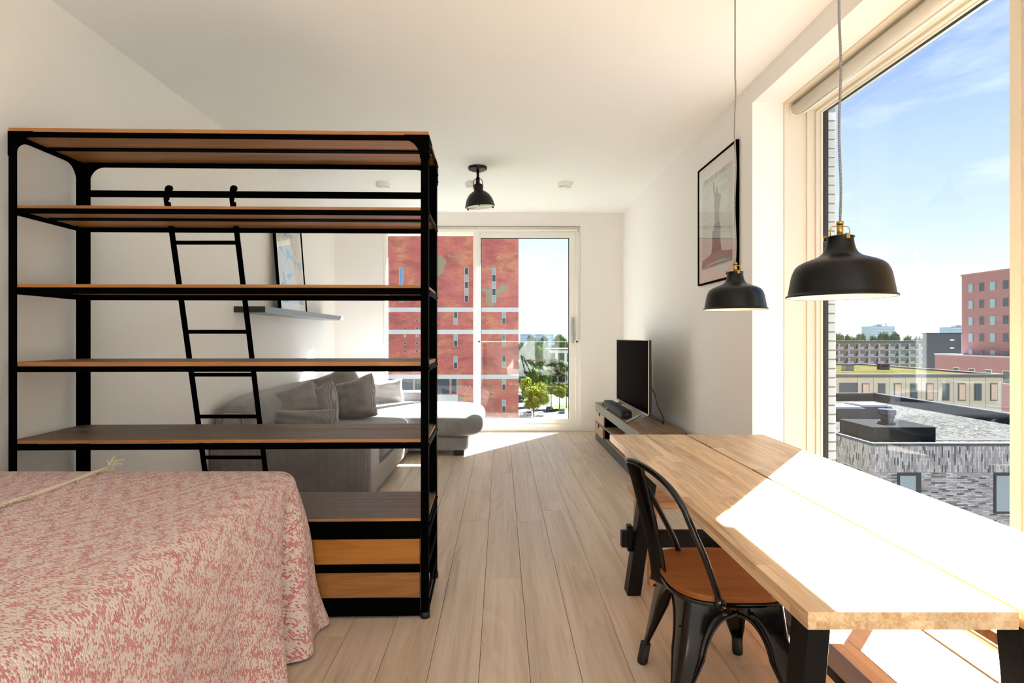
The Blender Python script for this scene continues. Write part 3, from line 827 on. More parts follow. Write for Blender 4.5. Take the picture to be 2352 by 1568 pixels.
# skirt: walks along the right edge, round the corner and along the far edge
path = []
for j in range(ny + 1): path.append((Vector((x_in, gy[j], 0)), Vector((1, 0, 0)), V[nx][j], gy[j], 'R'))
for k in range(1, 12):
    a = PI / 2 * k / 12; path.append((Vector((x_in, y_in, 0)), Vector((math.cos(a), math.sin(a), 0)), V[nx][ny], y_in + .5 * k / 12, 'C'))
for i in range(nx, -1, -1): path.append((Vector((gx[i], y_in, 0)), Vector((0, 1, 0)), V[i][ny], x_in - gx[i], 'F'))
NV = 26; cols = []
s_acc = 0; prev = None
for (p, n, v0, s, kind) in path:
    colv = [v0]; ang = math.atan2(n.y, n.x)
    yy = p.y if kind == 'R' else 9
    for k in range(1, NV + 1):
        a = k / NV
        if k <= 8:
            th = PI / 2 * k / 8; q = p + n * (BR * math.sin(th)); z = BZ - BR * (1 - math.cos(th))
        else:
            f_ = (k - 8) / (NV - 8); z = (BZ - BR) * (1 - f_) + .012 * f_
            if kind == 'R':
                near = max(0, min(1, (2.5 - p.y) / 1.2))
                fold = .030 * f_ * math.sin(p.y * 9.5 + .6) + .016 * f_ * math.sin(p.y * 21 + 1.7 + 1.5 * f_)
                # deep fold beside the corner: pulled in, then the corner tail swings out
                yf = 2.40 - .22 * f_ ** 1.5
                pin = -.17 * math.exp(-((p.y - yf) / .045) ** 2) * min(1, f_ * 2.2) + .05 * math.exp(-((p.y - yf + .13) / .07) ** 2) * f_ + .09 * max(0, min(1, (p.y - yf - .03) / .06)) * f_ ** .8
                out = .02 + .05 * f_ + .02 * f_ * f_
                q = p + n * (BR + out * .6 + fold + pin)
            elif kind == 'C':
                m = math.sin(2 * ang)
                q = p + n * (BR + .03 * f_ + .10 * m * f_ ** .7)
                q.x += .02 * f_ * (1 - ang / (PI / 2)) + .02 * math.sin(f_ * 7) * f_
                if q.y > 2.575: q.y = 2.575 + (q.y - 2.575) * .05
                q.x += .02 * f_ ** 2 * (1 - ang / (PI / 2)) ** .5
            else:
                q = p + n * (BR + .004 + .004 * f_ * math.sin(p.x * 17))
                q.y = min(q.y, 2.565)
        colv.append(bm.verts.new((q.x, q.y, max(z, .006))))
    cols.append((colv, s, kind, p))
AR = [0] + [BR * PI / 2 * k / 8 for k in range(1, 9)] + [BR * PI / 2 + (BZ - BR) * (k - 8) / (NV - 8) for k in range(9, NV + 1)]
for (ca, sa, ka, pa), (cb, sb, kb, pb) in zip(cols, cols[1:]):
    for k in range(NV):
        def uvp(kind, s, p, kk):
            if kind == 'R': return (x_in + AR[kk], s)
            if kind == 'C': return (x_in + AR[kk], s)
            return (p.x, y_in + AR[kk])
        u = (uvp(ka, sa, pa, k), uvp(ka, sa, pa, k + 1), uvp(kb if kb == ka else ka, sb if kb == ka else sa + .02, pb, k + 1), uvp(kb if kb == ka else ka, sb if kb == ka else sa + .02, pb, k))
        vs = [ca[k], ca[k + 1], cb[k + 1], cb[k]]
        if k == 0 and ca[0] is cb[0]: face(vs[:3], u[:3])
        else: face(vs, u)
bmesh.ops.recalc_face_normals(bm, faces=bm.faces)
bl = obj('blanket', bm, WEAVE, loc=(-1.69, 1.2, 0)); tag(bl, 'woven red and cream blanket draped over the bed to the floor', 'blanket')
m_ = bl.modifiers.new('thick', 'SOLIDIFY'); m_.thickness = .006; m_.offset = -1
subsurf(bl, 1)
# cream selvedge with twisted threads and a loose tassel at the far end
rg = random.Random(3)
pth = [Vector((-1.79 + .006 * math.sin(k * .5), -.3 + 2.80 * k / 60, BZ + .009 + nrm(-1.79, -.3 + 2.8 * k / 60))) for k in range(61)]
bm = bmesh.new(); tube(bm, pth, .008, 8, rr=[.005 + .004 * rg.random() for _ in pth])
for k in range(900):
    y = rg.uniform(-.3, 2.5); x = -1.79
    a = Vector((x + rg.uniform(-.004, .004), y, BZ + .014)); d = Vector((rg.uniform(-.014, .018), rg.uniform(-.025, .025), rg.uniform(-.012, .004)))
    tube(bm, [a, a + d * .6, a + d], .0022, 4)
for k in range(26):
    a = pth[-1]; d = Vector((rg.uniform(-.03, .05), rg.uniform(.0, .07), rg.uniform(-.004, .045)))
    tube(bm, [a, a + d * .55 + Vector((0, 0, .008)), a + d], .002, 4)
obj('fringe', bm, plain('cream wool', L(236, 222, 198), .95, bump=.4, bscale=400), bl)

# ------------------------------------------------------------------ tv bench
BNX0, BNX1, BNY0, BNY1, BNZ = 1.262, 1.69, 4.955, 7.27, .488
tv = thing('tv_bench', 'low industrial tv bench of grey steel and reclaimed wood', 'tv bench', ((BNX0 + BNX1) / 2, 6.1, 0))
for k in range(3):
    a = BNX0 + (BNX1 - BNX0) * k / 3; b = BNX0 + (BNX1 - BNX0) * (k + 1) / 3 - .001
    bm = bmesh.new(); box(bm, a, b, BNY0, BNY1, .468, BNZ, bev=.002); obj('top_plank', bm, RECLAIMD, tv)
bm = bmesh.new(); box(bm, BNX0 + .003, BNX0 + .012, BNY0, BNY1, .385, .467); obj('front_rail', bm, GREYM, tv)
bm = bmesh.new(); box(bm, BNX0 + .003, BNX0 + .012, BNY0, BNY1, .0, .095); obj('plinth', bm, plain('dark grey steel', L(70, 74, 70), .55, .2), tv)
for y in (BNY0, BNY1 - .02):
    bm = bmesh.new(); box(bm, BNX0 + .013, BNX1, y, y + .02, 0, .467); obj('side_panel', bm, plain('side steel', L(52, 56, 52), .5, .3), tv)
bm = bmesh.new(); box(bm, BNX1 - .012, BNX1, BNY0 + .02, BNY1 - .02, .02, .467); obj('back_panel', bm, BLACKM, tv)
bm = bmesh.new(); box(bm, BNX0 + .013, BNX1 - .012, BNY0 + .02, BNY1 - .02, .095, .115); obj('bottom_board', bm, RECLAIM, tv)
ys = [5.55, 5.57, 6.63, 6.65]
for y in (5.55, 6.63):
    bm = bmesh.new(); box(bm, BNX0 + .01, BNX1 - .012, y, y + .018, .115, .467); obj('divider', bm, BLACKM, tv)
bm = bmesh.new(); box(bm, BNX0 + .006, BNX1 - .012, BNY0 + .02, BNY1 - .02, .235, .255); obj('shelf_board', bm, RECLAIM, tv)
bm = bmesh.new(); box(bm, BNX0 + .002, BNX0 + .006, BNY0, BNY1, .236, .256); obj('shelf_edge', bm, GREYM, tv)
for (y0, y1) in ((6.665, 7.235), (4.985, 5.54)):
    for z0, z1 in ((.260, .382), (.098, .232)):
        bm = bmesh.new(); ex = BNX0 - (.012 if (z0 < .2 and y0 > 6) else 0)
        box(bm, ex, BNX0 + .03, y0, y1, z0, z1, bev=.002); d = obj('drawer', bm, RECLAIM, tv)
        bm = bmesh.new(); box(bm, ex - .003, ex + .004, (y0 + y1) / 2 - .035, (y0 + y1) / 2 + .035, z1 - .035, z1 + .002); obj('grip', bm, BLACKM, d)

# ------------------------------------------------------------------ television, soundbar, cable
TVX = 1.43; ty0, ty1, tz0, tz1 = 5.26, 6.70, .588, 1.326
te = thing('television', 'large flat black television standing on the tv bench', 'television', (TVX, 5.98, BNZ))
bm = bmesh.new(); box(bm, TVX, TVX + .028, ty0, ty1, tz0, tz1, bev=.004); obj('casing', bm, plain('tv back', L(20, 20, 22), .5), te)
bm = bmesh.new(); box(bm, TVX + .028, TVX + .065, ty0 + .12, ty1 - .12, tz0 + .03, tz1 - .22, bev=.01); obj('rear_housing', bm, plain('tv housing', L(24, 24, 25), .6), te)
bm = bmesh.new(); box(bm, TVX - .002, TVX - .0005, ty0 + .008, ty1 - .008, tz0 + .02, tz1 - .008); obj('screen', bm, plain('black screen', (.0006, .0006, .0006, 1), .3, var=0, spec=0.03), te)
bm = bmesh.new(); w = .007
box(bm, TVX - .004, TVX + .004, ty0, ty1, tz0, tz0 + .018); box(bm, TVX - .004, TVX + .004, ty0, ty1, tz1 - w, tz1)
box(bm, TVX - .004, TVX + .004, ty0, ty0 + w, tz0, tz1); box(bm, TVX - .004, TVX + .004, ty1 - w, ty1, tz0, tz1); obj('bezel', bm, STEEL, te)
for y in (5.47, 6.50):
    bm = bmesh.new(); tube(bm, [(TVX - .165, y - .0, BNZ + .014), (TVX - .02, y + .05, BNZ + .075), (TVX + .02, y + .05, BNZ + .082), (TVX + .07, y + .05, BNZ + .070), (TVX + .21, y + .02, BNZ + .014)], .011, 8)
    box(bm, TVX - .005, TVX + .03, y + .035, y + .065, BNZ + .06, tz0 + .02)
    s_ = obj('stand', bm, STEEL, te)
    for xf in (TVX - .16, TVX + .205):
        bm = bmesh.new(); cyl(bm, (xf, y + .01, BNZ), (xf, y + .01, BNZ + .012), .01, 10); obj('foot_pad', bm, RUBBER, s_)
bm = bmesh.new(); tube(bm, catmull([(TVX + .06, 5.40, .86), (TVX + .085, 5.36, .80), (TVX + .11, 5.34, .68), (TVX + .16, 5.34, .58), (TVX + .17, 5.36, .496)], 6), .004, 6); obj('power_cable', bm, RUBBER, te)
sb = thing('soundbar', 'long dark grey soundbar lying in front of the television', 'soundbar', (1.34, 6.25, BNZ))
bm = bmesh.new(); box(bm, 1.275, 1.392, 5.76, 6.76, BNZ + .006, BNZ + .088, bev=.018, seg=3); obj('body', bm, plain('dark fabric grille', L(36, 42, 43), .8, bump=.3, bscale=700), sb, smooth=True)
for y in (5.9, 6.6):
    bm = bmesh.new(); box(bm, 1.29, 1.38, y - .03, y + .03, BNZ, BNZ + .008); obj('foot', bm, RUBBER, sb)
bm = bmesh.new(); cyl(bm, (1.335, 5.7605, BNZ + .05), (1.335, 5.757, BNZ + .05), .006, 10); obj('badge', bm, STEEL, sb)
bm = bmesh.new(); box(bm, 1.288, 1.36, 6.86, 6.93, BNZ, BNZ + .03, bev=.004)
rm = obj('remote_control', bm, RUBBER, loc=(1.32, 6.9, BNZ)); tag(rm, 'small black remote box beyond the end of the soundbar', 'remote')

# ------------------------------------------------------------------ wall shelf and pictures
ws = thing('wall_shelf', 'thick grey floating shelf on the left wall above the sofa', 'shelf', (-2.243, 6.07, 1.575))
SHB = plain('grey oak foil', L(120, 126, 130), .32, bump=.1, bscale=80, var=.2)
SHD = plain('dark shelf edge', L(30, 30, 30), .4)
bm = bmesh.new(); box(bm, XL, -2.105, 4.866, 7.27, 1.577, 1.632); o = obj('board', bm, SHB, ws); addbevel(o, .002)
bm = bmesh.new(); box(bm, XL, -2.105, 4.862, 4.866, 1.577, 1.632); obj('end_cap', bm, SHD, ws)

# print on the left shelf: leaning map
mp_ = thing('framed_map', 'black framed map print leaning on the floating grey shelf', 'picture', (-2.28, 6.0, 1.632))
MY0, MY1, MH = 5.60, 6.36, 1.00
lean = .075
def mpt(y, h, d=0.0): return Vector((-2.258 - lean * h / MH + d, y, 1.634 + h))
def slab(bm, y0, y1, h0, h1, d0, d1):
    vs = [bm.verts.new(mpt(y, h, d)) for d in (d0, d1) for (y, h) in ((y0, h0), (y1, h0), (y1, h1), (y0, h1))]
    for q in ((0, 3, 2, 1), (4, 5, 6, 7), (0, 1, 5, 4), (1, 2, 6, 5), (2, 3, 7, 6), (3, 0, 4, 7)): bm.faces.new([vs[i] for i in q])
bm = bmesh.new(); fw = .012
slab(bm, MY0, MY0 + fw, 0, MH, -.03, 0); slab(bm, MY1 - fw, MY1, 0, MH, -.03, 0); slab(bm, MY0 + fw, MY1 - fw, 0, fw, -.03, 0); slab(bm, MY0 + fw, MY1 - fw, MH - fw, MH, -.03, 0)
obj('frame', bm, BLACKM, mp_, recalc=True)
bm = bmesh.new(); slab(bm, MY0 + fw, MY1 - fw, fw, MH - fw, -.02, -.012); obj('mount', bm, plain('white mount', L(238, 236, 230), .8), mp_, recalc=True)
t = NT('map print'); o_ = t.coord()
wn_ = t.noise(o_, 5.5, 4, .55, .8); wat = t.ramp(wn_, ((.55, (0, 0, 0, 1)), (.57, (1, 1, 1, 1))))
rd = t.new('TexVoronoi', feature='DISTANCE_TO_EDGE'); rd.inputs['Scale'].default_value = 14; t.l.new(o_, rd.inputs['Vector'])
rdm = t.ramp(rd.outputs['Distance'], ((.01, (1, 1, 1, 1)), (.03, (0, 0, 0, 1))))
c_ = t.mix(wat, t.mix(rdm, L(222, 216, 206), L(226, 180, 160)), L(146, 190, 214)); t.base(c_); t.rough(.7)
bm = bmesh.new(); slab(bm, MY0 + .07, MY1 - .07, .09, MH - .08, -.0118, -.011); mpr = obj('map_sheet', bm, t.m, mp_, recalc=True)
bm = bmesh.new(); slab(bm, MY1 - .21, MY1 - .075, .58, .88, -.0108, -.0104); obj('legend', bm, plain('legend paper', L(226, 222, 214), .7), mp_, recalc=True)
bm = bmesh.new()
for k in range(13):
    h = .86 - k * .021; slab(bm, MY1 - .2, MY1 - .2 + .05 + .05 * ((k * 37) % 5) / 5, h, h + .004, -.0103, -.0100)
obj('legend_lines', bm, plain('grey ink', L(120, 116, 112), .7), mp_, recalc=True)
bm = bmesh.new(); slab(bm, MY0 + fw, MY1 - fw, fw, MH - fw, -.008, -.006); obj('picture_glass', bm, PICGLASS, mp_, recalc=True)

# statue poster on the right wall
ps = thing('framed_poster', 'black framed statue poster hanging on the right wall', 'picture', (XR, 4.42, 1.8))
PY0, PY1, PZ0, PZ1 = 4.025, 4.81, 1.806, 2.82
px = XR - .026
bm = bmesh.new(); fw = .014
box(bm, px, XR - .001, PY0, PY0 + fw, PZ0, PZ1); box(bm, px, XR - .001, PY1 - fw, PY1, PZ0, PZ1); box(bm, px, XR - .001, PY0 + fw, PY1 - fw, PZ0, PZ0 + fw); box(bm, px, XR - .001, PY0 + fw, PY1 - fw, PZ1 - fw, PZ1)
obj('frame', bm, BLACKM, ps)
bm = B((XR - .016, XR - .006, PY0 + fw, PY1 - fw, PZ0 + fw, PZ1 - fw)); obj('mount', bm, plain('warm white mount', L(232, 222, 214), .8), ps)
SY0, SY1, SZ0, SZ1 = PY0 + .085, PY1 - .085, PZ0 + .125, PZ1 - .125
t = NT('poster print'); o_ = t.coord(); t.base(t.mix(t.noise(o_, 3, 4), L(186, 190, 182), L(206, 208, 200))); t.rough(.7)
bm = B((XR - .0172, XR - .0160, SY0, SY1, SZ0, SZ1)); obj('print_sheet', bm, t.m, ps)
INK1 = plain('print grey', L(126, 122, 114), .7); INK2 = plain('print dark grey', L(98, 96, 92), .7); INK3 = plain('print foreground', L(136, 118, 112), .7)
PX = XR - .0174
SWd, SHt = SY1 - SY0, SZ1 - SZ0
def U(u, v): return (SY1 - u * SWd, SZ0 + v * SHt)       # u from the left of the picture as seen from the room
def sil(name, pts, mat, d=.0):
    bm = bmesh.new(); prism(bm, [U(a, b) for a, b in pts], 0, PX - d - .0004, PX - d); obj(name, bm, mat, ps)
sil('figure', [(.455, .455), (.45, .52), (.435, .60), (.43, .68), (.44, .73), (.425, .765), (.405, .82), (.395, .87), (.405, .885), (.40, .905), (.415, .925), (.43, .905), (.425, .885), (.435, .87), (.445, .82), (.468, .785), (.485, .79), (.485, .815), (.495, .835), (.53, .84), (.545, .82), (.545, .79), (.56, .775), (.60, .755), (.615, .735), (.64, .75), (.645, .70), (.62, .64), (.595, .60), (.59, .52), (.60, .455)], INK1)
sil('pedestal', [(.42, .40), (.425, .44), (.46, .462), (.60, .455), (.62, .44), (.62, .405), (.65, .40), (.65, .385), (.635, .38), (.63, .29), (.66, .18), (.70, .10), (.31, .10), (.345, .18), (.37, .29), (.37, .365), (.355, .37), (.355, .385)], INK2, .0003)
bm = bmesh.new()
for k in range(4):
    y, z = U(.42 + k * .05, .335); box(bm, PX - .0010, PX - .0008, y - .009, y + .009, z - .018, z + .02)
obj('pedestal_opening', bm, plain('print shadow', L(70, 68, 64), .7), ps)
sil('fort', [(0, .012), (0, .11), (.2, .125), (.32, .15), (.70, .15), (.82, .13), (1, .12), (1, .012)], INK3, .0006)
sil('path', [(.02, .02), (.5, .035), (.98, .03), (.7, .06), (.3, .055)], plain('print path', L(178, 172, 164), .7), .0009)
bm = bmesh.new(); rgp = random.Random(5)
for (u, v, n_, wd_) in ((.10, .80, 2, .17), (.06, .68, 2, .22), (.08, .62, 1, .26), (.06, .565, 1, .26), (.07, .49, 3, .2), (.62, .905, 2, .24), (.62, .80, 3, .24), (.76, .57, 2, .2), (.08, .30, 3, .16)):
    for k in range(n_):
        x = u + rgp.uniform(0, .03); xe = x + wd_ * rgp.uniform(.7, 1.0)
        while x < xe:
            l = rgp.uniform(.015, .05); y0, z = U(x, v - k * .02); y1, _ = U(min(x + l, xe), 0)
            box(bm, PX - .0006, PX - .0002, y1, y0, z - .0012, z + .0014); x += l + .012
obj('annotation', bm, INK2, ps)
bm = bmesh.new(); ya, za = U(.93, .93); box(bm, PX - .0006, PX - .0002, ya - .0012, ya + .0012, SZ0 + .3 * SHt, za); obj('scale_line', bm, INK1, ps)
tcu = bpy.data.curves.new('title', 'FONT'); tcu.body = 'STATUE OF LIBERTY'; tcu.size = .052; tcu.align_x = 'CENTER'; tcu.extrude = .0002; tcu.space_character = 1.15
tcu.materials.append(INK2)
tmp = bpy.data.objects.new('title', tcu); col.objects.link(tmp); bpy.context.view_layer.update()
tme = bpy.data.meshes.new_from_object(tmp.evaluated_get(bpy.context.evaluated_depsgraph_get())); bpy.data.objects.remove(tmp)
to = bpy.data.objects.new('title_lettering', tme); link(to, ps)
to.matrix_local = Matrix.Translation(Vector((PX - .0004, *U(.5, .945))) - WL[ps]) @ Matrix(((0, 0, -1, 0), (-1, 0, 0, 0), (0, 1, 0, 0), (0, 0, 0, 1)))
bm = B((PX - .0055, PX - .0035, PY0 + fw, PY1 - fw, PZ0 + fw, PZ1 - fw)); obj('picture_glass', bm, PICGLASS, ps)

# ------------------------------------------------------------------ pendant lamps
def cordmat():
    t = NT('braided textile cable'); uv = t.new('UVMap').outputs[0]; sx = t.new('SeparateXYZ'); t.l.new(uv, sx.inputs[0])
    a = t.math('SINE', t.math('MULTIPLY', t.math('ADD', t.math('MULTIPLY', sx.outputs[1], 300.0), sx.outputs[0]), 2 * PI))
    t.base(t.ramp(a, ((.35, L(28, 28, 28)), (.6, L(225, 222, 214))))); t.rough(.8); return t.m
CABLE = cordmat()
def pendant(label, x, y, z):
    p = thing('pendant_lamp', label, 'lamp', (x, y, z), 0, 'black pendant lamps over the dining table')
    k = .315 / .33
    prof = [(.165, 0), (.1665, .003), (.164, .007), (.159, .010), (.158, .018), (.154, .04), (.148, .075), (.143, .09), (.136, .104), (.126, .114), (.108, .1235), (.085, .132), (.066, .140), (.054, .150), (.047, .163), (.043, .18), (.041, .195), (.0405, .2), (.043, .202), (.0435, .206), (.04, .208), (.01, .209)]
    prof = [(r * k, h * k) for r, h in prof]
    bm = bmesh.new(); lathe(bm, prof, (x, y, z), 48); obj('shade', bm, BLACKL, p)
    bm = bmesh.new(); lathe(bm, [(r - .003, h - .002) for r, h in prof if .002 < h < .17], (x, y, z), 48); obj('shade_lining', bm, LAMPIN, p)
    bm = bmesh.new(); cyl(bm, (x, y, z + .2), (x, y, z + .238), .0095, 16); cyl(bm, (x, y, z + .238), (x, y, z + .247), .0108, 16); obj('socket', bm, BRASS, p)
    bm = bmesh.new(); cyl(bm, (x, y, z + .16), (x, y, z + .2), .017, 14); lathe(bm, [(.0005, .05), (.014, .054), (.024, .07), (.026, .09), (.02, .12), (.012, .142), (.011, .162)], (x, y, z), 20); obj('bulb', bm, LAMPIN, p)
    bm = bmesh.new(); pts = [(-.0315, .196), (-.0315, .215), (-.030, .226), (-.024, .231), (-.009, .232), (.009, .232), (.024, .231), (.030, .226), (.0315, .215), (.0315, .196)]
    tube(bm, [(x + a_, y, z + b_) for a_, b_ in pts], .0018, 6); obj('wire_bail', bm, BRASS, p)
    bm = bmesh.new()
    for a in (-PI / 2, -PI / 2 + 2 * PI / 3, -PI / 2 - 2 * PI / 3):
        cx, cy = x + .041 * math.cos(a), y + .041 * math.sin(a); box(bm, cx - .006, cx + .006, cy - .0025, cy + .0025, z + .186, z + .203)
    box(bm, x - .006, x + .006, y - .041, y, z + .1995, z + .202)
    obj('clip', bm, BRASS, p)
    bm = bmesh.new(); n = 40; tube(bm, [(x + .003 * math.sin(q * .55) * (0 < q < 28), y, z + .245 + (ZC - z - .25) * q / n) for q in range(n + 1)], .0038, 10); obj('cable', bm, CABLE, p)
    bm = bmesh.new(); lathe(bm, [(.012, -.012), (.02, -.006), (.022, 0)], (x, y, ZC), 24, cap0=True); obj('ceiling_hook', bm, LAMPIN, p)
pendant('near black dome pendant lamp hanging in front of the window', 1.106, 1.774, 1.488)
pendant('far black dome pendant lamp hanging in front of the poster', 1.229, 2.853, 1.5015)

# ------------------------------------------------------------------ ceiling lamp and air valves
cx, cy = -.243, 5.74
cl_ = thing('ceiling_lamp', 'black adjustable dome spotlight mounted on the ceiling', 'lamp', (cx, cy, ZC))
bm = bmesh.new(); lathe(bm, [(.0005, -.028), (.088, -.028), (.099, -.022), (.1, -.004), (.1, 0)], (cx, cy, ZC), 40); obj('ceiling_plate', bm, BLACKL, cl_)
bm = bmesh.new(); cyl(bm, (cx + .002, cy, ZC - .028), (cx + .002, cy, ZC - .15), .015, 14); cyl(bm, (cx + .002, cy, ZC - .11), (cx + .002, cy, ZC - .17), .021, 14); obj('stem', bm, BLACKL, cl_)
tilt = Matrix.Translation((cx + .002, cy, ZC - .155)) @ Matrix.Rotation(rad(-5), 4, 'Y') @ Matrix.Rotation(rad(4), 4, 'X')
def tl(bm): bmesh.ops.transform(bm, matrix=tilt, verts=bm.verts); return bm
bm = bmesh.new(); lathe(bm, [(.001, -.02), (.038, -.022), (.046, -.03), (.047, -.075), (.05, -.085), (.048, -.092), (.07, -.103), (.105, -.13), (.132, -.17), (.148, -.21), (.155, -.245), (.160, -.25), (.160, -.258), (.155, -.262)], seg=40); obj('shade', tl(bm), BLACKL, cl_)
bm = bmesh.new(); lathe(bm, [(.155, -.262), (.15, -.245), (.142, -.21), (.126, -.17), (.1, -.135), (.06, -.108), (.001, -.1)], seg=40); obj('shade_lining', tl(bm), LAMPIN, cl_)
bm = bmesh.new(); cyl(bm, (0, 0, -.1), (0, 0, -.19), .016, 12); obj('bulb', tl(bm), LAMPIN, cl_)
bm = bmesh.new(); lathe(bm, [(.0005, -.2635), (.15, -.2635), (.15, -.2615), (.0005, -.2615)], seg=40); obj('cover_glass', tl(bm), PICGLASS, cl_)
bm = bmesh.new()
for a in range(3):
    b = a * 2 * PI / 3 + .5; box(bm, .155 * math.cos(b) - .008, .155 * math.cos(b) + .008, .155 * math.sin(b) - .008, .155 * math.sin(b) + .008, -.272, -.255)
obj('clip', tl(bm), BLACKL, cl_)
for s in (-1, 1):
    bm = bmesh.new(); tube(bm, catmull([(s * .014, 0, .03), (s * .036, 0, .025), (s * .05, 0, -.01), (s * .05, 0, -.045), (s * .046, 0, -.075)], 5), .004, 6); obj('wire', tl(bm), BLACKL, cl_)
for x, lab in ((-1.366, 'white round ceiling air valve seen between the upper shelves'), (-.329, 'white round ceiling air valve behind the black ceiling lamp'), (.744, 'white round ceiling air valve nearest the right wall')):
    v = thing('air_valve', lab, 'air valve', (x, 6.32, ZC), 0, 'ceiling air valves')
    bm = bmesh.new(); lathe(bm, [(.066, -.05), (.080, -.048), (.084, -.04), (.084, 0)], (x, 6.32, ZC), 32); lathe(bm, [(.066, -.05), (.06, -.03), (.001, -.03)], (x, 6.32, ZC), 32); obj('collar', bm, TRIMW, v)
    bm = bmesh.new(); lathe(bm, [(.001, -.072), (.04, -.07), (.058, -.06), (.06, -.054), (.02, -.045)], (x, 6.32, ZC), 32); obj('disc', bm, TRIMW, v)

# ------------------------------------------------------------------ rug added behind the camera to bounce sunlight into the room
rg_ = thing('reflector', 'added sun-bouncing cream rug on the floor behind the viewer', 'reflector', (.75, -3.8, 0))
bm = bmesh.new(); box(bm, -.45, 1.72, -6.6, -.4, .0005, .012, bev=.005, seg=2); obj('pile', bm, plain('cream reflector pile', L(236, 233, 228), .95, bump=.5, bscale=300), rg_)
bm = bmesh.new(); box(bm, -.47, 1.735, -6.62, -6.6, .0005, .010); box(bm, -.47, 1.735, -.4, -.38, .0005, .010); obj('binding', bm, plain('cotton binding', L(210, 204, 192), .9), rg_)


# ------------------------------------------------------------------ outside: ground
GZ = -25.0
t = NT('paving and grass'); o_ = t.coord()
g1 = t.noise(o_, .035, 5, .6); t.base(t.ramp(g1, ((.40, L(60, 76, 36)), (.48, L(84, 92, 56)), (.53, L(112, 110, 106)), (.7, L(122, 120, 116))))); t.rough(.9); t.b.inputs['Specular IOR Level'].default_value = 0
bm = bmesh.new(); box(bm, -900, 1500, 9.0, 1900, GZ - 1, GZ); struct('ground', bm, t.m)

# ------------------------------------------------------------------ red tiled tower seen through the sliding door
TYf = 70.0; sT = 1250 / TYf
def tx(px): return (px - 1150) / sT
def tz(py): return 1.36 + (773 - py) / sT
t = NT('red shingle tiles'); o_ = t.new('NewGeometry').outputs['Position']
mpx = t.new('Mapping'); t.l.new(o_, mpx.inputs[0]); mpx.inputs['Rotation'].default_value = (PI / 2, 0, 0)
br = t.new('TexBrick'); t.l.new(mpx.outputs[0], br.inputs['Vector']); br.inputs['Scale'].default_value = 1; br.inputs['Brick Width'].default_value = .28; br.inputs['Row Height'].default_value = .19
br.inputs['Mortar Size'].default_value = .02; br.inputs['Mortar Smooth'].default_value = .5
br.inputs['Color1'].default_value = (0, 0, 0, 1); br.inputs['Color2'].default_value = (1, 1, 1, 1); br.inputs['Mortar'].default_value = (.1, .1, .1, 1)
n1 = t.noise(o_, .33, 4, .6); n2 = t.noise(t.mapping(o_, (1, 1, 1), (0, 0, 0), (40, 7, 3)), .21, 3, .55)
base = t.ramp(n1, ((.36, L(206, 108, 100)), (.50, L(222, 118, 102)), (.62, L(232, 148, 110))))
c_ = t.mix(t.math('MULTIPLY', br.outputs['Color'], .30), base, L(150, 62, 60))
diag = t.noise(t.mapping(o_, (.5, 1, 1.3), (0, rad(35), 0)), .8, 2, .5)
c_ = t.mix(t.math('MULTIPLY', t.ramp(diag, ((.5, (0, 0, 0, 1)), (.62, (1, 1, 1, 1)))), .4), c_, L(134, 72, 66))
sn = t.new('VectorMath', operation='SNAP'); t.l.new(o_, sn.inputs[0]); sn.inputs[1].default_value = (.28, 1, .19)
oli = t.ramp(t.noise(t.mapping(sn.outputs[0], (1, 1, 1), (0, 0, 0), (11, 3, 18)), .26, 2, .5), ((.645, (0, 0, 0, 1)), (.65, (1, 1, 1, 1))))
c_ = t.mix(oli, c_, L(168, 152, 122)); c_ = t.mix(t.math('MULTIPLY', br.outputs['Fac'], .2), c_, L(120, 56, 50))
t.base(c_); t.rough(.6); t.bump(br.outputs['Fac'], .3, .05); TILE = t.m
PANE_D = plain('dark window glass', L(60, 70, 76), .08); PANE_L = plain('pale curtained glass', L(164, 174, 174), .3); PANE_B = plain('sky blue glass', L(120, 160, 205), .15)
FRW = plain('pale window frame', L(222, 218, 208), .6); BAND = plain('white concrete band', L(232, 226, 220), .8)
rt = thing('apartment_tower', 'tall red tiled apartment tower behind the sliding door', 'building', (tx(1191) - 10, TYf + 9, GZ))
bm = B((tx(1191) - 42, tx(1191), TYf, TYf + 18, GZ, 34)); obj('tiled_wall', bm, TILE, rt)
for py in (711, 762, 865):
    bm = B((tx(1191) - 42, tx(1191) + .04, TYf - .06, TYf + .3, tz(py + 5), tz(py - 5))); obj('band', bm, BAND, rt)
def tw(px0, px1, py0, py1, split=None, kind=0):
    bm = B((tx(px0), tx(px1), TYf - .03, TYf + .1, tz(py1), tz(py0))); f = obj('window', bm, FRW, rt)
    n = split or 1; mats = [PANE_D, PANE_L, PANE_B]
    for k in range(n):
        a, b = py0 + (py1 - py0) * k / n + .6, py0 + (py1 - py0) * (k + 1) / n - .6
        bm = B((tx(px0) + .05, tx(px1) - .05, TYf - .045, TYf - .02, tz(b), tz(a))); obj('pane', bm, mats[(k + kind) % 2 if kind < 2 else 2], f)
tw(1067, 1076, 615, 694, 5, 0); tw(1130, 1139, 615, 694, 5, 1); tw(917, 926, 615, 694, 2, 2); tw(1100, 1105, 716, 745, 2, 0)
for py in (716, 767, 817): tw(1042, 1051, py, py + 29, 2, py % 2)
for py in (716, 767, 817, 868, 918): tw(1153, 1162, py, py + 28, 2, (py + 1) % 2)
for py in (733, 751, 768, 785, 803):
    for px in (887, 927, 955): tw(px, px + 6, py, py + 6, 1, (px + py) % 2)
for py in (884, 902, 921, 939): tw(1126, 1132, py, py + 5, 1, 0)
for py in (885,): tw(1072, 1078, py, py + 5, 1, 0)
for a, b in ((888, 912), (914, 950), (952, 980), (1003, 1034), (1036, 1050)): tw(a, b, 869, 905, 1, 0)
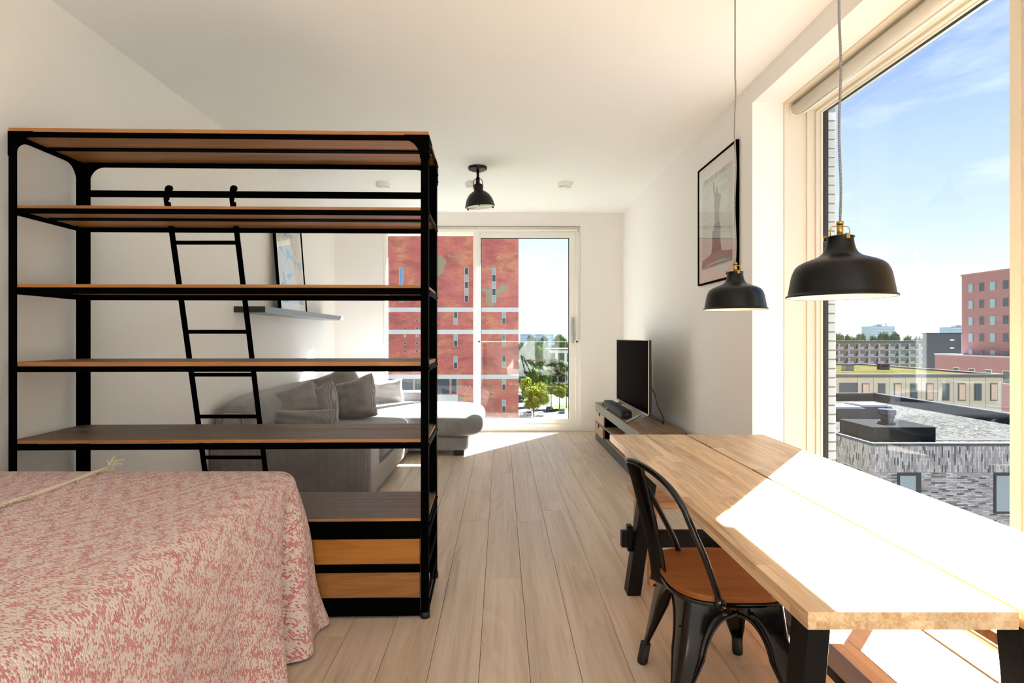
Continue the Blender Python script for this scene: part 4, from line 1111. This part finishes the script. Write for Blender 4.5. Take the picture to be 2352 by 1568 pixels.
bm = B((tx(1002), tx(1052), TYf - .05, TYf + .05, tz(925), tz(906))); obj('balcony_front', bm, BAND, rt)
for k in range(13):                         # glazed bay with white balconies
    z0 = tz(864) + k * 2.0
    bm = B((tx(976), tx(1003), TYf - .35, TYf + .2, z0, z0 + .75)); obj('balcony_front', bm, BAND, rt)
    bm = B((tx(978), tx(1001), TYf - .12, TYf + .05, z0 + .75, z0 + 2.0)); obj('bay_window', bm, PANE_L if k % 3 else PANE_D, rt)

# ------------------------------------------------------------------ trees
def leafmat(name, a, b):
    t = NT(name); oi = t.new('ObjectInfo').outputs['Random']; gp = t.new('NewGeometry').outputs['Position']
    f = t.math('ADD', t.math('MULTIPLY', t.noise(gp, .9, 3), .8), t.math('MULTIPLY', oi, .25))
    t.base(t.ramp(f, ((.25, a), (.75, b)))); t.rough(.9); t.b.inputs['Specular IOR Level'].default_value = 0
    return t.m
LEAF = {'green': leafmat('green leaves', L(50, 66, 34), L(86, 104, 56)), 'dark': leafmat('dark leaves', L(40, 56, 38), L(72, 90, 58)), 'yellow': leafmat('yellow green leaves', L(84, 96, 30), L(122, 128, 50))}
BARK = plain('bark', L(92, 74, 56), .9)
def crown_mesh(seed, mat, n=8000):
    rg = random.Random(seed); bm = bmesh.new(); blobs = [(Vector((0, 0, .1)), .62)]
    for k in range(13):
        a = rg.uniform(0, 6.28); z = rg.uniform(-.65, .8); r_ = .62 * math.sqrt(max(.05, 1 - (z * .9) ** 2))
        blobs.append((Vector((r_ * math.cos(a), r_ * math.sin(a), z)), rg.uniform(.26, .42)))
    for k in range(n):
        c, r_ = blobs[k % len(blobs)]
        d = Vector((rg.gauss(0, 1), rg.gauss(0, 1), rg.gauss(0, 1))).normalized()
        p = c + d * r_ * rg.uniform(.6, 1.06); u = d.orthogonal().normalized(); w = d.cross(u)
        a = rg.uniform(0, 6.28); u, w = u * math.cos(a) + w * math.sin(a), w * math.cos(a) - u * math.sin(a)
        tl_ = d * rg.uniform(-.5, .5); s = rg.uniform(.024, .05)
        u = (u + tl_ * .8).normalized() * s; w = w * s * .8
        bm.faces.new([bm.verts.new(p + u), bm.verts.new(p + w), bm.verts.new(p - u), bm.verts.new(p - w)])
    for c, r_ in blobs:                     # inner mass so that the crown is not see-through
        q = bmesh.ops.create_icosphere(bm, subdivisions=2, radius=r_ * .6, matrix=Matrix.Translation(c))
    return mesh_of('crown', bm, mat)
CM = {k: [crown_mesh(i * 7 + j, LEAF[k]) for j in range(2)] for i, k in enumerate(LEAF)}
bm = bmesh.new(); tube(bm, [(0, 0, 0), (.02, 0, .5), (0, .02, 1)], .1, 8, rr=[1, .75, .5]); TRUNK = mesh_of('trunk', bm, BARK)
def tree(label, px, y, topz, rx, kind, clear, group):
    x = (px - 1150) / 1250 * y; h = topz - GZ
    t_ = thing('tree', label, 'tree', (x, y, GZ), R.uniform(0, 6), group)
    c0 = h * clear; rz = (h - c0) / 2
    o = bpy.data.objects.new('crown', R.choice(CM[kind])); link(o, t_); o.location = (0, 0, c0 + rz); o.scale = (rx, rx, rz * 1.02)
    o = bpy.data.objects.new('trunk', TRUNK); link(o, t_); o.scale = (.035 * rx + .1, .035 * rx + .1, c0 + rz)
def topz(py, y): return 1.36 + (773 - py) * y / 1250
KD = 26.36 / 18.36
def dtree(label, px, y, tz_, rx, kind, clear, group): tree(label, px, y * KD, 1.36 + (tz_ - 1.36) * KD, rx * KD, kind, clear, group)
gA = 'trees behind the sliding door'
dtree('yellow-green street tree standing in front beside the parked cars', 1226, 124, topz(868, 124), 4.0, 'yellow', .16, gA)
for px, lab in ((1266, 'slim yellow street tree, leftmost of the slim trio'), (1285, 'slim yellow street tree in the middle of the slim trio'), (1301, 'slim yellow street tree at the right edge of the door glass')):
    dtree(lab, px, 134 + (px % 7), topz(884, 134), 2.1, 'yellow', .42, gA)
dtree('tall dark green tree touching the edge of the red tower', 1202, 158, topz(805, 158), 4.6, 'dark', .1, gA)
dtree('broad green tree just right of the dark one', 1232, 172, topz(797, 172), 5.6, 'green', .12, gA)
dtree('pale green tree between the broad tree and the yellow street tree', 1236, 146, topz(845, 146), 3.4, 'green', .12, gA)
dtree('rounded green tree whose crown rises highest above the skyline', 1232, 268, topz(765, 268), 7.6, 'dark', .12, gA)
dtree('distant green tree at the right, beside the door frame', 1288, 262, topz(768, 262), 6.5, 'green', .12, gA)
dtree('low distant green tree between the two skyline crowns', 1262, 255, topz(782, 255), 6.0, 'dark', .1, gA)
dtree('low distant green tree by the tower edge', 1206, 240, topz(783, 240), 5.0, 'green', .1, gA)
dtree('dark rounded tree in front of the white hall', 1262, 196, topz(822, 196), 4.2, 'dark', .1, gA)
dtree('dark rounded tree right of it in front of the white hall', 1284, 198, topz(824, 198), 4.0, 'dark', .1, gA)
# white hall and far roofs
wh = thing('white_hall', 'low white flat-roofed hall among the trees', 'building', (32, 318, GZ))
bm = B((20, 47, 304, 332, GZ, -6.2)); obj('wall', bm, BAND, wh)
bm = B((18.6, 48.4, 302.6, 333.4, -6.2, -5.4)); obj('roof', bm, plain('white roofing', L(108, 107, 106), .6, spec=0), wh)
for k in range(5):
    bm = B((21.5 + k * 5.2, 25.2 + k * 5.2, 303.9, 304.1, -12.8, -7.8)); obj('window', bm, PANE_D, wh)
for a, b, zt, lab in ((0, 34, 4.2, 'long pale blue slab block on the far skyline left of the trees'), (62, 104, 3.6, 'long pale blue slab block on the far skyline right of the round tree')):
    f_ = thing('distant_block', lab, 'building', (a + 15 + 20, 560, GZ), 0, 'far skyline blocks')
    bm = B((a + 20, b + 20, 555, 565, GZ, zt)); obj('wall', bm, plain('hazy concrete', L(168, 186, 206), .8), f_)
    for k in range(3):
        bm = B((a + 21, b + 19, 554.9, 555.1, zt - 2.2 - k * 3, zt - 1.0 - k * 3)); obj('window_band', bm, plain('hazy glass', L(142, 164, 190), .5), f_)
# parked cars
CARP = [(-2.1, .35), (-2.1, .75), (-1.6, .9), (-1.0, 1.45), (.6, 1.45), (1.3, .95), (2.0, .85), (2.1, .6), (2.1, .35)]
def car(label, px, y, c, rz):
    x = (px - 1150) / 1250 * y
    k = thing('car', label, 'car', (x, y, GZ), rz, 'parked cars beyond the sliding door')
    bm = bmesh.new(); prism(bm, CARP, 1, -.85, .85); obj('body', bm, plain('car paint', tuple(v * .22 for v in c[:3]) + (1,), .25), k, local=True)
    bm = bmesh.new(); prism(bm, [(-1.45, .93), (-.95, 1.36), (.55, 1.36), (1.12, .95)], 1, -.87, .87); obj('side_window', bm, PANE_D, k, local=True)
    for a in (-1.3, 1.3):
        bm = bmesh.new(); cyl(bm, (a, -.87, .32), (a, .87, .32), .32, 14); obj('wheel', bm, RUBBER, k, local=True)
car('white parked car left of the yellow tree trunk', 1201, 181, L(232, 232, 232), 1.7)
car('dark parked car just left of the yellow tree trunk', 1214, 182, L(70, 76, 86), 1.7)
car('white parked car right of the yellow tree trunk', 1241, 181, L(236, 236, 236), 1.7)
car('grey parked car further back, right of the yellow tree', 1262, 194, L(120, 126, 134), 1.2)
car('blue grey parked car furthest right beneath the slim trees', 1291, 188, L(90, 104, 124), 1.5)

# ------------------------------------------------------------------ view from the right-hand window
# nearest building: patterned grey brick with a gravel roof
def brickpat(name, vertical):
    t = NT(name); gp = t.new('NewGeometry').outputs['Position']; sx = t.new('SeparateXYZ'); t.l.new(gp, sx.inputs[0])
    cb = t.new('CombineXYZ'); h = t.math('ADD', sx.outputs[0], sx.outputs[1])
    if vertical: t.put(cb.inputs[0], sx.outputs[2]); t.put(cb.inputs[1], h)
    else: t.put(cb.inputs[0], h); t.put(cb.inputs[1], sx.outputs[2])
    br = t.new('TexBrick'); t.l.new(cb.outputs[0], br.inputs['Vector']); br.inputs['Scale'].default_value = 1
    br.inputs['Brick Width'].default_value = .30; br.inputs['Row Height'].default_value = .065; br.inputs['Mortar Size'].default_value = .008
    br.inputs['Color1'].default_value = (0, 0, 0, 1); br.inputs['Color2'].default_value = (1, 1, 1, 1); br.inputs['Mortar'].default_value = (.5, .5, .5, 1)
    c = t.ramp(br.outputs['Color'], ((.08, L(86, 80, 76)), (.20, L(150, 140, 136)), (.55, L(176, 166, 160)), (.9, L(204, 196, 188))))
    c = t.mix(t.math('MULTIPLY', br.outputs['Fac'], .6), c, L(96, 90, 86)); t.base(c); t.rough(.85); t.bump(br.outputs['Color'], .5, .03)
    return t.m
PATV, PATH = brickpat('upright patterned brick', True), brickpat('lengthwise patterned brick', False)
nb = thing('brick_annex', 'grey patterned brick building with gravel roof below the window', 'building', (20.5, 30, GZ))
AX0, AX1, AY0, AY1, AZ = 15.25, 26.2, 22.3, 38.0, -3.05
bm = B((AX0, AX1, AY0, AY1, -4.2, AZ - .02)); obj('upper_wall', bm, PATV, nb)
bm = B((AX0 + .06, AX1, AY0 + .06, AY1, GZ, -4.2)); obj('lower_wall', bm, PATH, nb)
bm = B((AX0 - .04, AX1, AY0 - .04, AY0 + .22, AZ - .06, AZ + .05), (AX0 - .04, AX0 + .22, AY0 + .22, AY1, AZ - .06, AZ + .05)); obj('coping', bm, plain('aluminium coping', L(88, 90, 91), .5, spec=0), nb)
t = NT('roof gravel'); gp = t.new('NewGeometry').outputs['Position']; vo = t.new('TexVoronoi'); vo.inputs['Scale'].default_value = 9; t.l.new(gp, vo.inputs['Vector'])
t.base(t.mix(t.noise(gp, .5, 3), t.ramp(vo.outputs['Color'], ((.2, L(30, 29, 27)), (.8, L(88, 85, 80)))), L(64, 62, 58))); t.rough(.95); t.b.inputs['Specular IOR Level'].default_value = 0; t.bump(vo.outputs['Distance'], .8, .1)
bm = B((AX0 + .22, AX1 - .3, AY0 + .22, AY1 - .3, AZ - .02, AZ)); obj('gravel_roof', bm, t.m, nb)
bm = B((AX0 + 2.3, AX1 - 1, AY0 + .8, AY0 + 1.3, AZ, AZ + .02)); obj('paver_strip', bm, plain('paver', L(66, 65, 62), .9, spec=0), nb)
DK = plain('dark bitumen', L(36, 37, 38), .8, spec=0); DK2 = plain('dark blue bitumen', L(44, 47, 57), .6, spec=0)
bm = B((AX1 - .3, AX1, AY0, AY1, AZ - .5, AZ + .42), (AX0, AX1, AY1 - .3, AY1, AZ - .5, AZ + .42)); obj('parapet', bm, DK2, nb)
bm = B((AX1 - .36, AX1 + .06, AY0, AY1, AZ + .42, AZ + .5), (AX0, AX1, AY1 - .36, AY1 + .06, AZ + .42, AZ + .5)); obj('parapet_cap', bm, plain('grey cap', L(61, 62, 66), .6, spec=0), nb)
for k, x in enumerate((16.3, 20.25, 24.2)):
    bm = B((x, x + .95, AY0 + .02, AY0 + .1, -5.9, -4.22)); f_ = obj('window', bm, plain('dark window surround', L(38, 38, 38), .5), nb)
    bm = B((x + .08, x + .72, AY0 + .01, AY0 + .05, -5.8, -4.34)); obj('pane', bm, plain('reflecting pane', L(150, 160, 160), .08), f_)
rb = thing('roof_box', 'low dark rooftop box on the gravel roof', 'roof unit', (17.05, 24.1, AZ))
bm = bmesh.new(); box(bm, 15.75, 18.4, 23.0, 25.3, AZ, AZ + .56, bev=.02); obj('casing', bm, DK, rb)
bm = bmesh.new(); box(bm, 15.72, 18.43, 22.97, 25.33, AZ + .56, AZ + .585); obj('lid', bm, plain('bitumen lid', L(39, 39, 38), .8, spec=0), rb)
vp = thing('vent_pipe', 'grey vent pipe with flat cap on the dark rooftop box', 'vent', (17.25, 24.3, AZ + .585))
bm = bmesh.new(); cyl(bm, (17.25, 24.3, AZ + .585), (17.25, 24.3, AZ + .95), .24, 24); obj('pipe', bm, plain('grey pipe', L(47, 49, 56), .6, spec=0), vp)
bm = bmesh.new(); cyl(bm, (17.25, 24.3, AZ + .95), (17.25, 24.3, AZ + 1.18), .34, 24); obj('cap', bm, plain('grey cap metal', L(56, 57, 64), .6, spec=0), vp)
bm = bmesh.new(); cyl(bm, (17.25, 24.3, AZ + .585), (17.25, 24.3, AZ + .63), .34, 24); obj('flange', bm, DK, vp)
for k, (x, y, lab) in enumerate(((18.55, 29.6, 'left silver rooftop skylight behind the dark box'), (20.5, 30.4, 'right silver rooftop skylight behind the dark box'))):
    s_ = thing('skylight', lab, 'skylight', (x, y, AZ), 0, 'rooftop skylights')
    bm = bmesh.new(); prism(bm, [(-.95, 0), (-.95, .3), (-.75, .62), (.75, .62), (.95, .3), (.95, 0)], 1, -.8, .8); obj('curb', bm, plain('zinc', L(81, 83, 86), .5, spec=0), s_, local=True)
    bm = bmesh.new(); box(bm, -.65, .65, -.65, .65, .62, .68, bev=.02); obj('dome', bm, PANE_L, s_, local=True)

# beige building with planted roof
bb = thing('beige_block', 'low beige panelled building with a planted roof', 'building', (42, 65, GZ))
BEI = plain('beige panels', L(196, 180, 160), .85, bump=.2, bscale=2, var=.12)
bm = B((30, 50.6, 55, 76, GZ, -2.75)); obj('wall', bm, BEI, bb)
bm = B((29.8, 50.8, 54.8, 55.2, -2.75, -2.4), (50.4, 50.8, 55.2, 76, -2.75, -2.4), (29.8, 50.4, 75.8, 76.2, -2.75, -2.4)); obj('roof_edge', bm, plain('pale roof edge', L(102, 98, 93), .7, spec=0), bb)
t = NT('sedum roof'); gp = t.new('NewGeometry').outputs['Position']; t.base(t.ramp(t.noise(gp, .6, 5, .65), ((.35, L(44, 42, 22)), (.55, L(62, 58, 30)), (.7, L(70, 60, 44))))); t.rough(.95); t.b.inputs['Specular IOR Level'].default_value = 0
bm = B((30.2, 50.4, 55.2, 75.8, -2.75, -2.6)); obj('sedum', bm, t.m, bb)
for k in range(9):
    xw = 49.45 - k * 1.62
    bm = B((xw, xw + .75, 54.96, 55.1, -5.1, -3.35)); f_ = obj('window', bm, plain('dark reveal', L(92, 84, 78), .6), bb)
    bm = B((xw + .1, xw + .68, 54.93, 54.99, -5.0, -3.45)); obj('pane', bm, PANE_D if k % 2 else plain('rosy pane', L(206, 170, 150), .2), f_)
    bm = B((xw - .45, xw - .42, 54.98, 55.02, -7, -2.8)); obj('panel_joint', bm, plain('joint', L(150, 136, 120), .9), bb)
bm = B((34.2, 36.1, 54.96, 55.1, -4.9, -3.3)); f_ = obj('window', bm, plain('dark reveal wide', L(92, 84, 78), .6), bb)
bm = B((34.3, 36.0, 54.93, 54.99, -4.8, -3.4)); obj('pane', bm, PANE_D, f_)
for x, y, lab in ((46.4, 66, 'black roof vent box on the planted roof'), (40.8, 64, 'grey roof vent box on the planted roof')):
    v_ = thing('roof_vent', lab, 'roof unit', (x, y, -2.6), 0, 'vent boxes on the planted roof')
    bm = B((-.5, .5, -.4, .4, 0, .6)); obj('casing', bm, DK if x > 45 else plain('grey vent', L(150, 148, 144), .6), v_, local=True)
    bm = B((-.6, .6, -.5, .5, .6, .68)); obj('lid', bm, DK, v_, local=True)

# gallery flat with balconies
gf = thing('gallery_flat', 'long grey gallery flat with rows of balconies', 'building', (154, 222, GZ))
bm = B((128, 176, 216, 230, GZ, -.9)); obj('wall', bm, plain('grey brown wall', L(150, 134, 122), .85), gf)
bm = B((127.5, 176.5, 213.8, 230.5, -.9, -.35)); obj('roof_slab', bm, plain('grey roof slab', L(71, 72, 74), .8, spec=0), gf)
SLAB = plain('pale slab', L(168, 168, 168), .8, spec=0); BALC = plain('blue grey panel', L(150, 160, 178), .7)
for r_ in range(4):
    z = -.9 - 2.8 * (r_ + 1)
    bm = B((127.5, 176.5, 214, 216, z - .12, z + .12)); obj('gallery_slab', bm, SLAB, gf)
    for k in range(12):
        x = 128.4 + k * 4.0
        bm = B((x, x + 2.5, 213.9, 214.05, z + .12, z + 1.15)); obj('balcony_front', bm, BALC, gf)
        bm = B((x + .3, x + 2.2, 215.9, 216.05, z + .5, z + 2.3)); f_ = obj('window', bm, FRW, gf)
        bm = B((x + .4, x + 1.5, 215.85, 215.95, z + .6, z + 2.2)); obj('pane', bm, PANE_D, f_)
# dark block
db = thing('dark_block', 'dark blue-grey windowless block beside the brick tower', 'building', (147, 181, GZ))
bm = B((141.5, 152.3, 180, 182.5, GZ, 2.3)); obj('wall', bm, plain('dark cladding', L(58, 62, 74), .6), db)
bm = B((141.3, 152.5, 179.8, 182.7, 2.3, 2.6)); obj('roof_edge', bm, DK, db)
for k in range(3):
    z = .4 - 2.6 * k; bm = B((148.6, 149.9, 179.9, 180.05, z - .4, z + .1)); obj('window', bm, FRW, db)
# brick tower on the right
pt = thing('brick_tower', 'purplish red brick tower at the right edge of the window', 'building', (95, 90, GZ))
t = NT('purple brick'); gp = t.new('NewGeometry').outputs['Position']
t.base(t.mix(t.noise(t.mapping(gp, (1, 1, 6)), .8, 4, .7), L(126, 92, 94), L(150, 114, 112))); t.rough(.85); PBR = t.m
bm = B((86, 106, 78, 101.5, GZ, 12.6)); obj('wall', bm, PBR, pt)
bm = B((85.85, 106, 78, 101.6, 12.6, 12.9)); obj('roof_edge', bm, plain('roof trim', L(150, 110, 106), .7), pt)
wys = [(99.0, 100.0), (96.8, 97.8), (94.5, 95.6), (92.1, 93.2), (89.9, 90.9), (87.6, 88.6)]
for r_ in range(5):
    zt = 11.0 - 3.0 * r_
    for k, (a, b) in enumerate(wys):
        bm = B((85.93, 86.1, a, b, zt - 1.6, zt)); f_ = obj('window', bm, plain('tower reveal', L(150, 130, 124), .7), pt)
        m_ = (plain('sky reflection pane', L(122, 156, 160), .12) if r_ == 0 and k == 0 else bpy.data.materials.get('sky reflection pane')) if k % 2 == 0 else PANE_D  # sky reflection put into the colour of every other pane
        bm = B((85.88, 85.95, a + .06, b - .1, zt - 1.52, zt - .06)); obj('pane', bm, m_, f_)
bm = B((83, 86, 74, 104, GZ, -2.1)); obj('podium', bm, PBR, pt)
bm = B((82.9, 86, 74, 104.1, -2.1, -1.85)); obj('podium_edge', bm, SLAB, pt)
for k in range(6):
    y = 98.5 - k * 3.3
    bm = B((82.93, 83.1, y, y + 1.3, -6.4, -4.2)); f_ = obj('window', bm, FRW, pt); bm = B((82.88, 82.95, y + .1, y + 1.2, -6.3, -4.3)); obj('pane', bm, PANE_D, f_)
# far flats on the horizon
for x0, x1, zt, lab in ((421, 449, 13.2, 'far pale blue flat with roof stack above the treetops'), (512, 530, 12.4, 'far pale blue flat beside the brick tower')):
    f_ = thing('distant_flat', lab, 'building', ((x0 + x1) / 2, 625, GZ), 0, 'far flats on the horizon')
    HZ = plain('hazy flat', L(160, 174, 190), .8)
    bm = B((x0, x1, 620, 635, GZ, zt)); obj('wall', bm, HZ, f_)
    bm = B((x0 + 9, x0 + 15, 622, 630, zt, zt + 2.4)); obj('penthouse', bm, HZ, f_)
    if x0 < 500: bm = B((x0 + 19, x0 + 20.5, 622, 624, zt, zt + 4)); obj('stack', bm, HZ, f_)
    for k in range(4):
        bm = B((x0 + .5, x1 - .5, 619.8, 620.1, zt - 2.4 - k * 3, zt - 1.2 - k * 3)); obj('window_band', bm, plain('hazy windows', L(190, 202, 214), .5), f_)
gB = 'treetops above the gallery flat'
for k, w_ in enumerate(('first', 'second', 'third', 'fourth', 'fifth', 'sixth', 'seventh', 'eighth', 'ninth', 'tenth')):
    px = 1916 + k * 26 + R.uniform(-3, 3); y = (258, 290)[k % 2] + R.uniform(-4, 4)
    tree(w_ + ' green treetop from the left in the row behind the gallery flat', px, y, topz(764 + R.uniform(0, 6) + max(0, k - 5) * 1.6, y), 5.0, ('green', 'dark', 'green')[k % 3], .2, gB)
